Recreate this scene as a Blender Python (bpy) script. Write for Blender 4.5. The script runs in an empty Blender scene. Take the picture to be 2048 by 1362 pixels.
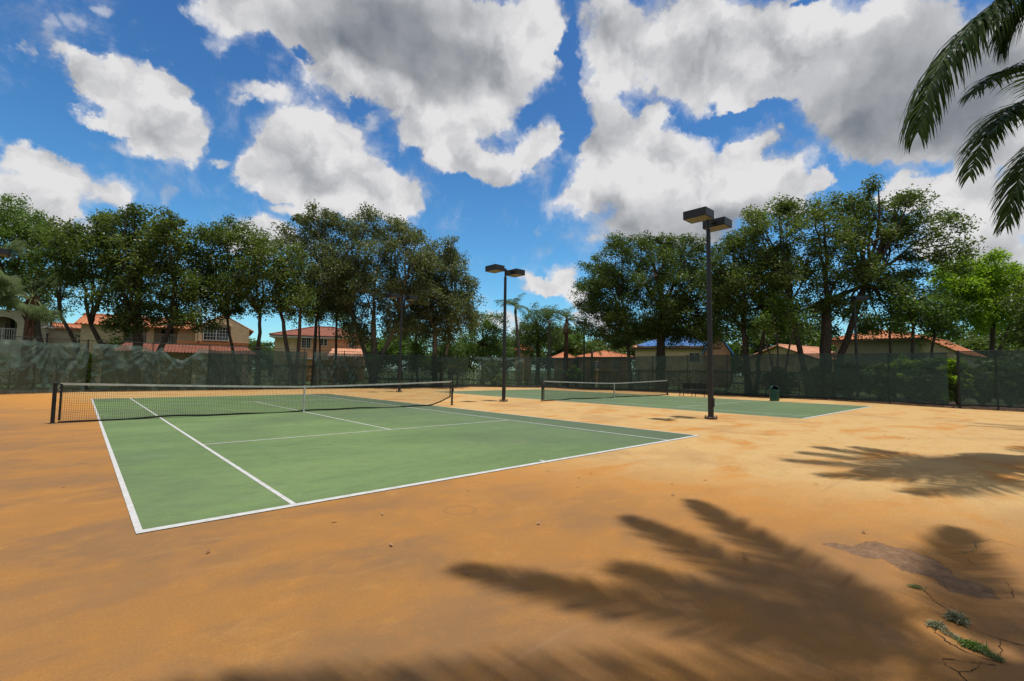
import bpy, math, random
import numpy as np
from mathutils import Vector, Matrix
scene = bpy.context.scene
col = scene.collection
rad = math.radians
# ------------------------------------------------------------------ camera
CAM = np.array([-5.9437, -17.4178, 1.5257]); YAW, PIT, ROL, F = .7409, .0659, .0134, 941.6
_f = np.array([math.sin(YAW)*math.cos(PIT), math.cos(YAW)*math.cos(PIT), math.sin(PIT)])
_r = np.array([math.cos(YAW), -math.sin(YAW), 0.0]); _u = np.cross(_r, _f)
R_ = _r*math.cos(ROL)+_u*math.sin(ROL); U_ = -_r*math.sin(ROL)+_u*math.cos(ROL)
cd = bpy.data.cameras.new('camera'); cam = bpy.data.objects.new('camera', cd); col.objects.link(cam)
cd.sensor_width = 36; cd.lens = F/2048*36; cd.clip_end = 3000; cd.clip_start = .05
cam.matrix_world = Matrix([[R_[0], U_[0], -_f[0], CAM[0]], [R_[1], U_[1], -_f[1], CAM[1]], [R_[2], U_[2], -_f[2], CAM[2]], [0, 0, 0, 1]])
scene.camera = cam

def W(px, py, d):            # photo measurement -> world point at distance d
    return CAM + d*(_f + R_*(px-1024)/F + U_*(681-py)/F)
def G(px, d):                # ground position under that column
    # follow the column to the height of the ground
    a, b = W(px, 0, d), W(px, 1362, d)
    t = a[2]/(a[2]-b[2]); q = a+(b-a)*t
    return q[0], q[1]
def HZ(px, py, d): return W(px, py, d)[2]

def gpx(px, py):             # point of the ground seen at that spot of the photo
    d = _f+R_*(px-1024)/F+U_*(681-py)/F; t = -CAM[2]/d[2]; q = CAM+d*t; return q[:2]
# ------------------------------------------------------------------ sun, exposure
SUN = Vector((.123, -.135, 1)).normalized()
sl = bpy.data.lights.new('sun', 'SUN'); sun = bpy.data.objects.new('sun', sl); col.objects.link(sun)
sl.energy = 4.3; sl.angle = rad(.6); sl.color = (1, .955, .88)
sun.rotation_euler = (-SUN).to_track_quat('-Z', 'Y').to_euler(); sun.location = (0, 0, 60)
scene.view_settings.view_transform = 'Standard'; scene.view_settings.look = 'None'
scene.view_settings.exposure = 0; scene.view_settings.gamma = 1
scene.cycles.max_bounces = 6; scene.cycles.transparent_max_bounces = 16
scene.cycles.diffuse_bounces = 4; scene.cycles.glossy_bounces = 2; scene.cycles.transmission_bounces = 3
scene.cycles.use_denoising = True
scene.cycles.caustics_reflective = False; scene.cycles.caustics_refractive = False

# ------------------------------------------------------------------ node helper
class N:
    def __init__(s, tree): s.t = tree
    def new(s, typ, **kw):
        n = s.t.nodes.new(typ)
        for k, v in kw.items(): setattr(n, k, v)
        return n
    def put(s, sock, v):
        if isinstance(v, bpy.types.NodeSocket): s.t.links.new(v, sock)
        elif v is not None: sock.default_value = v
    def math(s, op, a, b=None, c=None, clamp=False):
        n = s.new('ShaderNodeMath', operation=op, use_clamp=clamp)
        s.put(n.inputs[0], a)
        if b is not None: s.put(n.inputs[1], b)
        if c is not None: s.put(n.inputs[2], c)
        return n.outputs[0]
    def vec(s, op, a, b=None, c=None):
        n = s.new('ShaderNodeVectorMath', operation=op)
        s.put(n.inputs[0], a)
        if b is not None: s.put(n.inputs[1], b)
        if c is not None: s.put(n.inputs[2], c)
        return n.outputs['Value'] if op in ('LENGTH', 'DOT_PRODUCT', 'DISTANCE') else n.outputs[0]
    def rng(s, v, a, b, c=0.0, d=1.0, smooth=True):
        n = s.new('ShaderNodeMapRange'); n.interpolation_type = 'SMOOTHSTEP' if smooth else 'LINEAR'
        s.put(n.inputs[0], v)
        for i, x in enumerate((a, b, c, d)): s.put(n.inputs[i+1], x)
        return n.outputs[0]
    def noise(s, vec, scale, detail=4, rough=.55, dist=0.0, color=False):
        n = s.new('ShaderNodeTexNoise'); s.put(n.inputs['Vector'], vec)
        n.inputs['Scale'].default_value = scale; n.inputs['Detail'].default_value = detail
        n.inputs['Roughness'].default_value = rough; n.inputs['Distortion'].default_value = dist
        return n.outputs['Color'] if color else n.outputs[0]
    def mix(s, f, a, b, blend='MIX'):
        n = s.new('ShaderNodeMix', data_type='RGBA', blend_type=blend)
        s.put(n.inputs[0], f)
        for i, v in ((6, a), (7, b)):
            s.put(n.inputs[i], (*v, 1) if isinstance(v, tuple) and len(v) == 3 else v)
        return n.outputs[2]

# ------------------------------------------------------------------ world: sky + cumulus by direction
w = bpy.data.worlds.new('World'); scene.world = w; w.use_nodes = True
wt = w.node_tree; wt.nodes.clear(); n = N(wt)
tc = n.new('ShaderNodeTexCoord').outputs['Generated']
dirv = n.vec('NORMALIZE', tc)
sk = n.new('ShaderNodeTexSky', sky_type='NISHITA'); sk.sun_disc = False
sk.sun_elevation = math.asin(SUN.z); sk.sun_rotation = math.atan2(SUN.x, SUN.y)
sk.air_density = 1.0; sk.dust_density = .3; sk.ozone_density = 2.2; sk.altitude = 0
warp1 = n.noise(dirv, 7.0, 7, .6, color=True)
warp2 = n.noise(dirv, 22.0, 6, .62, color=True)
wv = n.vec('SUBTRACT', warp1, (.5, .5, .5)); wv2 = n.vec('SUBTRACT', warp2, (.5, .5, .5))
sep = n.new('ShaderNodeSeparateXYZ'); n.put(sep.inputs[0], dirv)
az = n.math('ARCTAN2', sep.outputs[0], sep.outputs[1]); el = n.math('ARCSINE', sep.outputs[2])
cmb = n.new('ShaderNodeCombineXYZ'); n.put(cmb.inputs[0], az); n.put(cmb.inputs[1], el)
base_ae = cmb.outputs[0]
ae = n.vec('MULTIPLY_ADD', wv, (.11, .09, 0.0), base_ae)
ae = n.vec('MULTIPLY_ADD', wv2, (.06, .05, 0.0), ae)
ae_soft = n.vec('MULTIPLY_ADD', wv, (.14, .11, 0.0), base_ae)
def azel(px, py):
    d = W(px, py, 1.0)-CAM; d /= np.linalg.norm(d); return math.atan2(d[0], d[1]), math.asin(d[2])
def blobs(coord, lst, inner, outer):
    acc = None
    for b in lst:
        cx, cy, rx, ry = b[:4]; wgt = b[4] if len(b) > 4 else 1.0
        a, e = azel(cx, cy); a1, _ = azel(cx+rx, cy); a0, _ = azel(cx-rx, cy); _, e1 = azel(cx, cy-ry); _, e0 = azel(cx, cy+ry)
        ra, re = abs(a1-a0)/2, abs(e1-e0)/2
        v = n.vec('MULTIPLY_ADD', coord, (1/ra, 1/re, 0.0), (-a/ra, -e/re, 0.0))
        m = n.rng(n.vec('LENGTH', v), inner, outer, wgt, 0.0)
        acc = m if acc is None else n.math('ADD', acc, m)
    return acc
CL = [  # cumulus masses
 (215,150,62,42),(270,145,60,40),(330,165,45,38),(270,185,85,32),(350,225,55,40),(290,220,80,30),(300,262,85,34),(350,290,62,38),(270,292,60,25),(400,275,28,32),(215,235,50,16,.7),
 (50,315,75,36),(35,360,75,50),(115,350,55,40,.8),(60,415,95,46),(205,385,54,34),(130,410,60,35,.8),(150,455,80,30,.7),(60,455,90,40),
 (435,330,26,13,.75),(330,395,22,18,.5),
 (565,265,58,48),(620,250,62,48),(675,270,50,45),(530,310,50,35),(590,325,90,60),(680,330,70,55),(510,345,45,30),(740,365,60,48),(800,385,58,40),(690,390,110,42),(600,370,80,34),(565,392,68,18),(700,428,120,26),(600,430,60,16,.8),(800,420,50,26),
 (520,462,48,28),(500,490,60,30),(570,480,55,30),
 (430,20,90,36,.8),(560,30,140,60),(700,40,170,70),(850,40,170,80),(980,60,120,80),(1070,40,60,50),(640,100,110,50),(780,130,130,70),(900,150,120,80),(1010,140,100,70),(1085,90,45,55),(420,75,40,40,.7),
 (700,175,110,34),(840,220,95,60),(930,235,90,60),(1000,205,60,55,.8),(870,285,80,35),(930,320,80,28),(1000,320,75,32),(1070,285,62,38),(1100,250,34,28,.8),(990,350,50,16,.8),(530,185,60,24,.75),(480,195,26,12,.6),(735,245,22,22,.6),
 (1200,20,70,50),(1215,110,70,55),(1310,60,110,75),(1330,140,110,65),(1200,170,55,30,.8),(1420,60,120,75),(1440,160,110,60),(1550,70,120,80),(1560,180,110,50),(1680,90,130,90),(1680,200,110,60),(1780,70,140,90),(1800,190,130,80),(1750,270,110,40),(1900,120,130,110),(1950,240,130,80),(1850,280,90,40),(2060,120,130,130),(2080,300,90,90),(1660,255,70,35,.8),
 (1215,225,42,38),(1245,260,60,45),(1190,290,40,40),(1310,230,32,24),(1310,285,65,45),(1220,330,75,48),(1175,380,55,40),(1150,410,45,32),(1390,300,65,50),(1420,360,90,55),(1320,360,90,55),(1250,410,90,45),(1500,300,45,34),(1530,270,36,26),(1500,360,80,50),(1580,330,55,34,.9),(1590,375,58,32),(1640,360,30,24),(1350,430,110,45),(1480,420,110,40),(1250,465,70,26,.9),(1380,475,100,26,.9),(1580,410,50,20,.7),
 (1815,350,38,28),(1800,385,45,24),(1850,385,62,40),(1920,365,62,48),(1960,310,62,30,.9),(1900,440,80,40),(1980,430,80,60),(1960,505,90,40),(2040,380,70,90),(2060,520,90,60),(1870,490,50,30,.8),
 (1130,545,36,24),(1085,575,42,18),(1120,575,46,22),(1155,590,28,22),(1010,640,45,28,.8),(1060,560,20,10,.5),(1180,640,60,30,.7),
 (125,100,40,24,.45),(100,45,22,12,.35),(150,55,22,16,.35),(205,22,34,16,.5),(85,60,18,22,.35),(150,110,40,14,.35),(60,100,16,18,.25),
 (600,112,24,22,-.9),(842,300,34,18,-.6),(930,75,30,16,-.45),(965,165,16,20,-.5),(1610,12,30,14,-.9),(1470,232,90,16,-.9),(1545,215,50,16,-.5),(1136,120,20,110,-1.1),(1150,250,30,60,-1.0),(720,215,30,26,-.6),
]
GR = [  # grey shaded undersides
 (760,60,240,75,.95),(860,140,150,60,.9),(900,190,90,40,.55),(620,90,130,50,.4),(900,20,160,50,.5),
 (600,345,90,40,.38),(680,385,90,25,.25),(1280,30,80,40,.45),(1400,170,130,40,.4),(1700,150,150,90,.62),(1800,200,180,90,.7),(1980,180,180,140,.72),(1700,260,110,40,.5),(1560,190,80,40,.3),(1860,260,140,60,.6),
 (1350,470,190,45,.55),(1280,420,90,40,.3),(1500,430,120,45,.45),(1200,430,60,60,.2),(1470,300,60,30,.3),(1990,480,90,70,.45),(1930,310,60,30,.35),(2040,400,60,60,.4),(300,270,80,30,.15),(1215,250,30,60,.3),(1830,60,120,80,.6),
]
fld = blobs(ae, CL, .35, 1.3)
# grey cloud cover added to the unseen sky to neutralise the ambient light
daz = n.math('ABSOLUTE', n.math('SUBTRACT', az, YAW))
outside = n.rng(daz, .95, 1.25)
outside = n.math('MAXIMUM', outside, n.rng(el, .72, .95))
nb = n.noise(dirv, 2.3, 5, .55)
fld = n.math('ADD', fld, n.math('MULTIPLY', outside, n.rng(nb, .34, .52)))
fld = n.math('MINIMUM', fld, 1.25)
fine = n.noise(dirv, 16.0, 9, .62)
det = n.math('MULTIPLY_ADD', n.math('SUBTRACT', fine, .5), 2.1, fld)
alpha = n.rng(det, .22, .88)
veil = n.math('MULTIPLY', n.rng(n.math('MULTIPLY_ADD', n.math('SUBTRACT', n.noise(dirv, 9.0, 8, .68, .5), .5), 2.4, fld), -.05, 1.0), .62)
alpha = n.math('MAXIMUM', alpha, veil)
thick = n.rng(det, .55, 1.5)
grey = n.math('MINIMUM', n.math('MULTIPLY_ADD', outside, .62, blobs(ae_soft, GR, .1, 1.5)), 1.0)
# relief: noise sampled again a little towards the sun's side
lit1 = n.noise(ae, 10.0, 5, .47)
off = n.vec('ADD', ae, (.014, .036, 0.0))
lit2 = n.noise(off, 10.0, 5, .47)
relief = n.math('MULTIPLY', n.math('SUBTRACT', lit1, lit2), 2.6)
big1 = n.noise(base_ae, 6.0, 4, .5); 
shade = n.math('MULTIPLY_ADD', n.math('MULTIPLY', relief, n.math('MULTIPLY_ADD', grey, -.75, 1.0)), .75, n.math('MULTIPLY_ADD', grey, -.66, .83))
shade = n.math('MULTIPLY_ADD', n.math('SUBTRACT', big1, .5), .8, shade)
shade = n.math('MULTIPLY_ADD', thick, .07, shade)
shade = n.rng(shade, 0.0, 1.0, 0.0, 1.0, smooth=False)
ccol = n.mix(shade, (.165, .19, .225), (.77, .765, .775))
# the blue between the clouds, as the Nishita sky gives it, deepened the way the photograph's polariser does
hsv = n.new('ShaderNodeHueSaturation'); n.put(hsv.inputs['Color'], sk.outputs[0]); hsv.inputs['Saturation'].default_value = 1.18
skyc = n.mix(1.0, hsv.outputs[0], (.068, .100, .122), 'MULTIPLY')
skyc = n.mix(n.rng(el, .62, .12), skyc, n.mix(1.0, skyc, (1.25, 1.38, 1.22), 'MULTIPLY'))
out = n.mix(alpha, skyc, ccol)
bg = n.new('ShaderNodeBackground'); n.put(bg.inputs[0], out); bg.inputs[1].default_value = 1.0
wo = n.new('ShaderNodeOutputWorld'); n.put(wo.inputs[0], bg.outputs[0])
w.cycles.sampling_method = 'MANUAL'; w.cycles.sample_map_resolution = 256

# ------------------------------------------------------------------ materials
MATS = {}
def pmat(name, color, rough=.6, var=.15, scale=6.0, metal=0.0, spec=.4, bump=0.0, bscale=40.0, color2=None, coord='Object', detail=5):
    if name in MATS: return MATS[name]
    m = bpy.data.materials.new(name); m.use_nodes = True; t = m.node_tree; nn = N(t)
    b = t.nodes['Principled BSDF']
    c = nn.new('ShaderNodeTexCoord').outputs[coord]
    nz = nn.noise(c, scale, detail, .6)
    c2 = color2 or tuple(x*(1-var*2) for x in color)
    nn.put(b.inputs['Base Color'], nn.mix(nn.rng(nz, .32, .68), c2, color))
    b.inputs['Roughness'].default_value = rough; b.inputs['Metallic'].default_value = metal
    b.inputs['Specular IOR Level'].default_value = spec
    if bump:
        bp = nn.new('ShaderNodeBump'); bp.inputs['Strength'].default_value = bump; bp.inputs['Distance'].default_value = .02
        nn.put(bp.inputs['Height'], nn.noise(c, bscale, 4, .6)); nn.put(b.inputs['Normal'], bp.outputs[0])
    MATS[name] = m; return m

def leafmat(name, dark, light, trans=.25, rough=.42, spec=.35):
    m = bpy.data.materials.new(name); m.use_nodes = True; t = m.node_tree; nn = N(t)
    b = t.nodes['Principled BSDF']
    at = nn.new('ShaderNodeAttribute', attribute_name='tint')
    c = nn.mix(at.outputs['Fac'], dark, light)
    nn.put(b.inputs['Base Color'], c); b.inputs['Roughness'].default_value = rough; b.inputs['Specular IOR Level'].default_value = spec
    tr = nn.new('ShaderNodeBsdfTranslucent'); nn.put(tr.inputs[0], nn.mix(1.0, c, (1.5, 1.6, .7), 'MULTIPLY'))
    ms = nn.new('ShaderNodeMixShader'); ms.inputs[0].default_value = trans
    nn.put(ms.inputs[1], b.outputs[0]); nn.put(ms.inputs[2], tr.outputs[0])
    nn.put(t.nodes['Material Output'].inputs[0], ms.outputs[0])
    return m

# ------------------------------------------------------------------ mesh helpers
def mkobj(name, me, mat, parent=None, smooth=False):
    me.materials.append(mat)
    if smooth: me.polygons.foreach_set('use_smooth', [True]*len(me.polygons))
    o = bpy.data.objects.new(name, me); col.objects.link(o)
    if parent is not None: o.parent = parent
    return o
def tag(o, label=None, cat=None, group=None, kind=None):
    if label: o['label'] = label
    if cat: o['category'] = cat
    if group: o['group'] = group
    if kind: o['kind'] = kind
    return o
def empty(name, loc, rz=0, **kw):
    o = bpy.data.objects.new(name, None); col.objects.link(o); o.location = loc; o.rotation_euler = (0, 0, rz)
    o.empty_display_size = .2
    return tag(o, **kw)
class MB:
    def __init__(s): s.v = []; s.f = []; s.k = 0
    def add(s, v, f):
        v = np.asarray(v, float).reshape(-1, 3); s.v.append(v); s.f += [tuple(i+s.k for i in q) for q in f]; s.k += len(v); return s
    def box(s, x0, x1, y0, y1, z0, z1):
        v = [(x0,y0,z0),(x1,y0,z0),(x1,y1,z0),(x0,y1,z0),(x0,y0,z1),(x1,y0,z1),(x1,y1,z1),(x0,y1,z1)]
        return s.add(v, [(0,3,2,1),(4,5,6,7),(0,1,5,4),(1,2,6,5),(2,3,7,6),(3,0,4,7)])
    def prism(s, poly, axis, a, b):     # poly in the two other axes
        P = []
        for h in (a, b):
            for (p, q) in poly: P.append({'x': (h, p, q), 'y': (p, h, q), 'z': (p, q, h)}[axis])
        k = len(poly); f = [tuple(range(k))[::-1], tuple(range(k, 2*k))]+[(i, (i+1) % k, (i+1) % k+k, i+k) for i in range(k)]
        return s.add(P, f)
    def tube(s, pts, rads, sides=8, cap=True):
        pts = np.asarray(pts, float); m = len(pts)
        rads = np.broadcast_to(rads, (m,)) if np.ndim(rads) < 1 or len(np.atleast_1d(rads)) == 1 else np.asarray(rads, float)
        t = np.gradient(pts, axis=0); t /= np.maximum(np.linalg.norm(t, axis=1, keepdims=True), 1e-9)
        ref = np.where(np.abs(t[:, 2:3]) > .9, np.array([[1., 0, 0]]), np.array([[0, 0, 1.]]))
        if np.abs(t[0, 2]) > .7: ref[:] = (1, 0, 0)
        a = np.cross(t, ref); a /= np.maximum(np.linalg.norm(a, axis=1, keepdims=True), 1e-9); b = np.cross(t, a)
        an = np.linspace(0, 2*np.pi, sides, endpoint=False)
        V = pts[:, None]+(a[:, None]*np.cos(an)[None, :, None]+b[:, None]*np.sin(an)[None, :, None])*rads[:, None, None]
        f = [(i*sides+j, i*sides+(j+1) % sides, (i+1)*sides+(j+1) % sides, (i+1)*sides+j) for i in range(m-1) for j in range(sides)]
        if cap: f += [tuple(range(sides))[::-1], tuple(range((m-1)*sides, m*sides))]
        return s.add(V, f)
    def lathe(s, prof, sides=20, cx=0, cy=0):
        an = np.linspace(0, 2*np.pi, sides, endpoint=False); V = []
        for (r, z) in prof: V += [(cx+r*math.cos(a), cy+r*math.sin(a), z) for a in an]
        m = len(prof)
        f = [(i*sides+j, i*sides+(j+1) % sides, (i+1)*sides+(j+1) % sides, (i+1)*sides+j) for i in range(m-1) for j in range(sides)]
        f += [tuple(range(sides))[::-1], tuple(range((m-1)*sides, m*sides))]
        return s.add(V, f)
    def mesh(s, name):
        me = bpy.data.meshes.new(name); me.from_pydata(np.concatenate(s.v).tolist(), [], s.f); me.update(); return me
    def build(s, name, mat, parent=None, smooth=False, bevel=0):
        o = mkobj(name, s.mesh(name), mat, parent, smooth)
        if bevel:
            bm = o.modifiers.new('bevel', 'BEVEL'); bm.width = bevel; bm.segments = 2; bm.limit_method = 'ANGLE'
        return o
def quads_mesh(name, V, tint=None, k=4):    # V: (n,k,3)
    nq = len(V); me = bpy.data.meshes.new(name)
    me.vertices.add(nq*k); me.vertices.foreach_set('co', V.astype(np.float32).ravel())
    me.loops.add(nq*k); me.loops.foreach_set('vertex_index', np.arange(nq*k, dtype=np.int32))
    me.polygons.add(nq); me.polygons.foreach_set('loop_start', np.arange(0, nq*k, k, dtype=np.int32))
    me.update(calc_edges=True)
    if tint is not None:
        a = me.attributes.new('tint', 'FLOAT', 'FACE'); a.data.foreach_set('value', tint.astype(np.float32))
    return me
def unit(v): return v/np.maximum(np.linalg.norm(v, axis=-1, keepdims=True), 1e-9)

# ================================================================== GROUND
def sheet(name, poly, z, mat, thick=None):
    mb = MB(); k = len(poly)
    if thick: mb.prism(poly, 'z', z-thick, z)
    else: mb.add([(x, y, z) for x, y in poly], [tuple(range(k))])
    return tag(mb.build(name, mat), kind='structure')

def ground_material():
    m = bpy.data.materials.new('orange acrylic'); m.use_nodes = True; t = m.node_tree; nn = N(t); b = t.nodes['Principled BSDF']
    pos = nn.new('ShaderNodeNewGeometry').outputs['Position']
    st = nn.vec('MULTIPLY', pos, (1, 1, 1))
    mp = nn.new('ShaderNodeMapping'); nn.put(mp.inputs[0], pos); mp.inputs['Rotation'].default_value = (0, 0, rad(38)); mp.inputs['Scale'].default_value = (.7, 1.15, 1)
    streak = mp.outputs[0]
    n1 = nn.noise(streak, .8, 8, .62, .4); n2 = nn.noise(pos, .33, 6, .6, .3); n3 = nn.noise(pos, 2.6, 7, .7); n4 = nn.noise(pos, 60, 3, .7)
    org = (.50, .225, .042); pale = (.56, .39, .17); brown = (.235, .115, .036); grey = (.17, .105, .055)
    sx = nn.new('ShaderNodeSeparateXYZ'); nn.put(sx.inputs[0], pos); X, Y = sx.outputs[0], sx.outputs[1]
    # streaky pale belt right of the courts: sky sheen painted into the base colour
    sheenm = nn.math('MULTIPLY', nn.rng(nn.math('MULTIPLY_ADD', Y, .22, nn.math('MULTIPLY_ADD', n2, 4.0, X)), -2.6, 1.2), nn.rng(n1, .30, .52))
    c = nn.mix(nn.math('MULTIPLY', sheenm, .9), org, pale)
    # stained left side; soft palm shade painted into the near side
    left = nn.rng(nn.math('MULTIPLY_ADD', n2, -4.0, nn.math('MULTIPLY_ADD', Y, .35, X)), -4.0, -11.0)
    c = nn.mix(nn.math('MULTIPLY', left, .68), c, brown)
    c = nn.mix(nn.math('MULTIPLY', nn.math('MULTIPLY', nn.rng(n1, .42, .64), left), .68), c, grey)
    c = nn.mix(nn.math('MULTIPLY', nn.rng(n3, .45, .72), .25), c, (.54, .225, .035))
    n5 = nn.noise(streak, 2.1, 9, .7, .6)
    c = nn.mix(nn.math('MULTIPLY', nn.rng(n5, .48, .72), .30), c, (.30, .15, .05))
    c = nn.mix(nn.math('MULTIPLY', nn.rng(n5, .48, .30), .26), c, (.54, .28, .075))
    n6 = nn.noise(pos, 15, 6, .75)
    c = nn.mix(nn.rng(n6, .45, .75, 0, .30), c, (.30, .14, .04))
    scuff = nn.new('ShaderNodeMapping'); nn.put(scuff.inputs[0], pos); scuff.inputs['Rotation'].default_value = (0, 0, rad(-20)); scuff.inputs['Scale'].default_value = (.7, 9, 1)
    c = nn.mix(nn.rng(nn.noise(scuff.outputs[0], 1.0, 8, .7, 1.0), .60, .72, 0, .35), c, (.22, .12, .05))
    c = nn.mix(nn.math('MULTIPLY', nn.rng(n2, .50, .64), .35), c, (.30, .155, .06))
    # bare asphalt showing where the coating has peeled near the cracks
    def spot(cx, cy, rx, ry, rot, inner, outer):
        mq = nn.new('ShaderNodeMapping'); mq.vector_type = 'TEXTURE'; nn.put(mq.inputs[0], nn.vec('MULTIPLY_ADD', nn.vec('SUBTRACT', nn.noise(pos, 2.2, 6, .6, color=True), (.5, .5, .5)), (.55, .55, 0.0), pos))
        mq.inputs['Location'].default_value = (cx, cy, 0); mq.inputs['Rotation'].default_value = (0, 0, rot); mq.inputs['Scale'].default_value = (rx, ry, 1)
        v = nn.vec('MULTIPLY', mq.outputs[0], (1, 1, 0))
        return nn.rng(nn.vec('LENGTH', v), outer, inner)
    a = None
    for (qa, qb, wd_) in (((1655, 1085), (1765, 1118), .11), ((1750, 1088), (1905, 1165), .23), ((1840, 1130), (1985, 1198), .18)):
        p_, q_ = gpx(*qa), gpx(*qb); m_ = (p_+q_)/2; v_ = q_-p_
        sp = spot(m_[0], m_[1], np.linalg.norm(v_)/2*1.1, wd_, math.atan2(v_[1], v_[0]), .86, 1.08)
        a = sp if a is None else nn.math('MAXIMUM', a, sp)
    c = nn.mix(nn.math('MULTIPLY', a, nn.rng(n3, .25, .6, .62, .95)), c, nn.mix(nn.rng(n6, .4, .6), (.115, .066, .040), (.205, .128, .082)))
    edge_ = nn.math('MULTIPLY', nn.rng(a, .05, .4), nn.rng(a, .95, .5))
    c = nn.mix(nn.math('MULTIPLY', edge_, .6), c, (.08, .05, .035))
    # faint round stain
    ring = nn.math('ABSOLUTE', nn.math('SUBTRACT', nn.vec('LENGTH', nn.vec('MULTIPLY', nn.vec('SUBTRACT', pos, (-2.78, -13.15, 0.0)), (1, 1, 0))), .17))
    c = nn.mix(nn.math('MULTIPLY', nn.rng(ring, .03, .008), .4), c, (.20, .11, .05))
    # seams of old paving strips, worn by tyres and rollers
    wv_ = nn.math('ABSOLUTE', nn.math('SUBTRACT', nn.math('FRACT', nn.math('MULTIPLY_ADD', Y, .42, nn.math('MULTIPLY', n3, .04))), .5))
    c = nn.mix(nn.math('MULTIPLY', nn.rng(wv_, .012, .003), nn.math('MULTIPLY', nn.rng(n1, .45, .6), .3)), c, (.30, .17, .09))
    c = nn.mix(nn.rng(n4, .35, .7, .0, .42), c, (.20, .10, .035))
    c = nn.mix(nn.rng(nn.noise(pos, 26, 5, .8), .52, .74, 0, .45), c, (.24, .12, .045))
    c = nn.mix(nn.rng(nn.noise(pos, 34, 4, .8), .60, .78, 0, .5), c, (.62, .40, .17))
    nn.put(b.inputs['Base Color'], c); nn.put(b.inputs['Roughness'], nn.rng(n3, .3, .7, .72, .9)); b.inputs['Specular IOR Level'].default_value = .25
    bp = nn.new('ShaderNodeBump'); bp.inputs['Strength'].default_value = .6; bp.inputs['Distance'].default_value = .008
    nn.put(bp.inputs['Height'], nn.noise(pos, 90, 4, .7)); nn.put(b.inputs['Normal'], bp.outputs[0])
    return m
def green_material():
    m = bpy.data.materials.new('green acrylic'); m.use_nodes = True; t = m.node_tree; nn = N(t); b = t.nodes['Principled BSDF']
    pos = nn.new('ShaderNodeNewGeometry').outputs['Position']
    mp = nn.new('ShaderNodeMapping'); nn.put(mp.inputs[0], pos); mp.inputs['Rotation'].default_value = (0, 0, rad(35)); mp.inputs['Scale'].default_value = (.4, 1.3, 1)
    n1 = nn.noise(mp.outputs[0], .55, 7, .6, .4); n2 = nn.noise(pos, .22, 5, .6); n3 = nn.noise(pos, 4, 6, .7)
    sx = nn.new('ShaderNodeSeparateXYZ'); nn.put(sx.inputs[0], pos); X = sx.outputs[0]
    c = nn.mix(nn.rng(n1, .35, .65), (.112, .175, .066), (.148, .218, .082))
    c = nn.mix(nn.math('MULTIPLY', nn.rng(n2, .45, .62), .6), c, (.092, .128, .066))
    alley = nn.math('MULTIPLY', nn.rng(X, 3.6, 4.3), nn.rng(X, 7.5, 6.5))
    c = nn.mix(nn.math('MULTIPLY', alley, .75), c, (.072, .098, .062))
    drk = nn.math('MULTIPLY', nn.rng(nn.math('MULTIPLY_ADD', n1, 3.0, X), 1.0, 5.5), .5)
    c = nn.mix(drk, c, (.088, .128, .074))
    c = nn.mix(nn.rng(n3, .45, .75, 0, .35), c, (.06, .095, .05))
    c = nn.mix(nn.rng(nn.noise(mp.outputs[0], 2.6, 8, .7, .6), .52, .70, 0, .40), c, (.075, .105, .058))
    c = nn.mix(nn.rng(nn.noise(pos, 30, 5, .8), .45, .75, 0, .38), c, (.05, .08, .045))
    c = nn.mix(nn.rng(nn.noise(pos, 1.1, 7, .72, .8), .54, .66, 0, .28), c, (.16, .21, .12))
    nn.put(b.inputs['Base Color'], c); b.inputs['Roughness'].default_value = .8; b.inputs['Specular IOR Level'].default_value = .25
    bp = nn.new('ShaderNodeBump'); bp.inputs['Strength'].default_value = .3; bp.inputs['Distance'].default_value = .005
    nn.put(bp.inputs['Height'], nn.noise(pos, 90, 4, .7)); nn.put(b.inputs['Normal'], bp.outputs[0])
    return m
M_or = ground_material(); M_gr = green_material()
M_line = pmat('white line paint', (.52, .52, .53), .8, .06, 9.0, coord='Object', color2=(.41, .41, .39), detail=9)
M_grass = pmat('lawn', (.085, .13, .035), .9, .25, .8, bump=.6, bscale=60)
M_mulch = pmat('mulch', (.07, .04, .022), .95, .35, 5, bump=.8, bscale=25)
M_dark = pmat('dark bronze metal', (.015, .017, .021), .45, .15, 9, spec=.5)
M_black = pmat('black coated steel', (.012, .012, .013), .5, .1, 9)

# the fence line around both courts
def gp(px, d): x, y = G(px, d); return (x, y)
FP = {'left': [(-9.9, 17.55), (-5.65, 19.95)],
      'back': [(-5.65, 19.95), (22.3, 18.9)],
      'corner': [(22.3, 18.9), (28.9, 12.6)],
      'right': [(28.9, 12.6), (28.9, -9.3)],
      'gate': [(28.9, -9.3), (26.5, -15.1)], 'near': [(26.5, -15.1), (26.1, -17.9)]}
sheet('ground', [(-900, -900), (900, -900), (900, 900), (-900, 900)], -.06, M_grass)
slab = [(-14, -17.55), (27.0, -18.2), (26.9, -15.2), (29.3, -9.2), (29.3, 12.8), (22.5, 19.3), (-5.75, 20.35), (-10.5, 17.7), (-14, 14)]
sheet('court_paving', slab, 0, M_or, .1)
bed = [(-14, -30), (36, -30), (36, 18), (26, 27), (-8, 28), (-24, 18), (-24, -30)]
sheet('planting_bed', bed, -.045, M_mulch)
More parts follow.
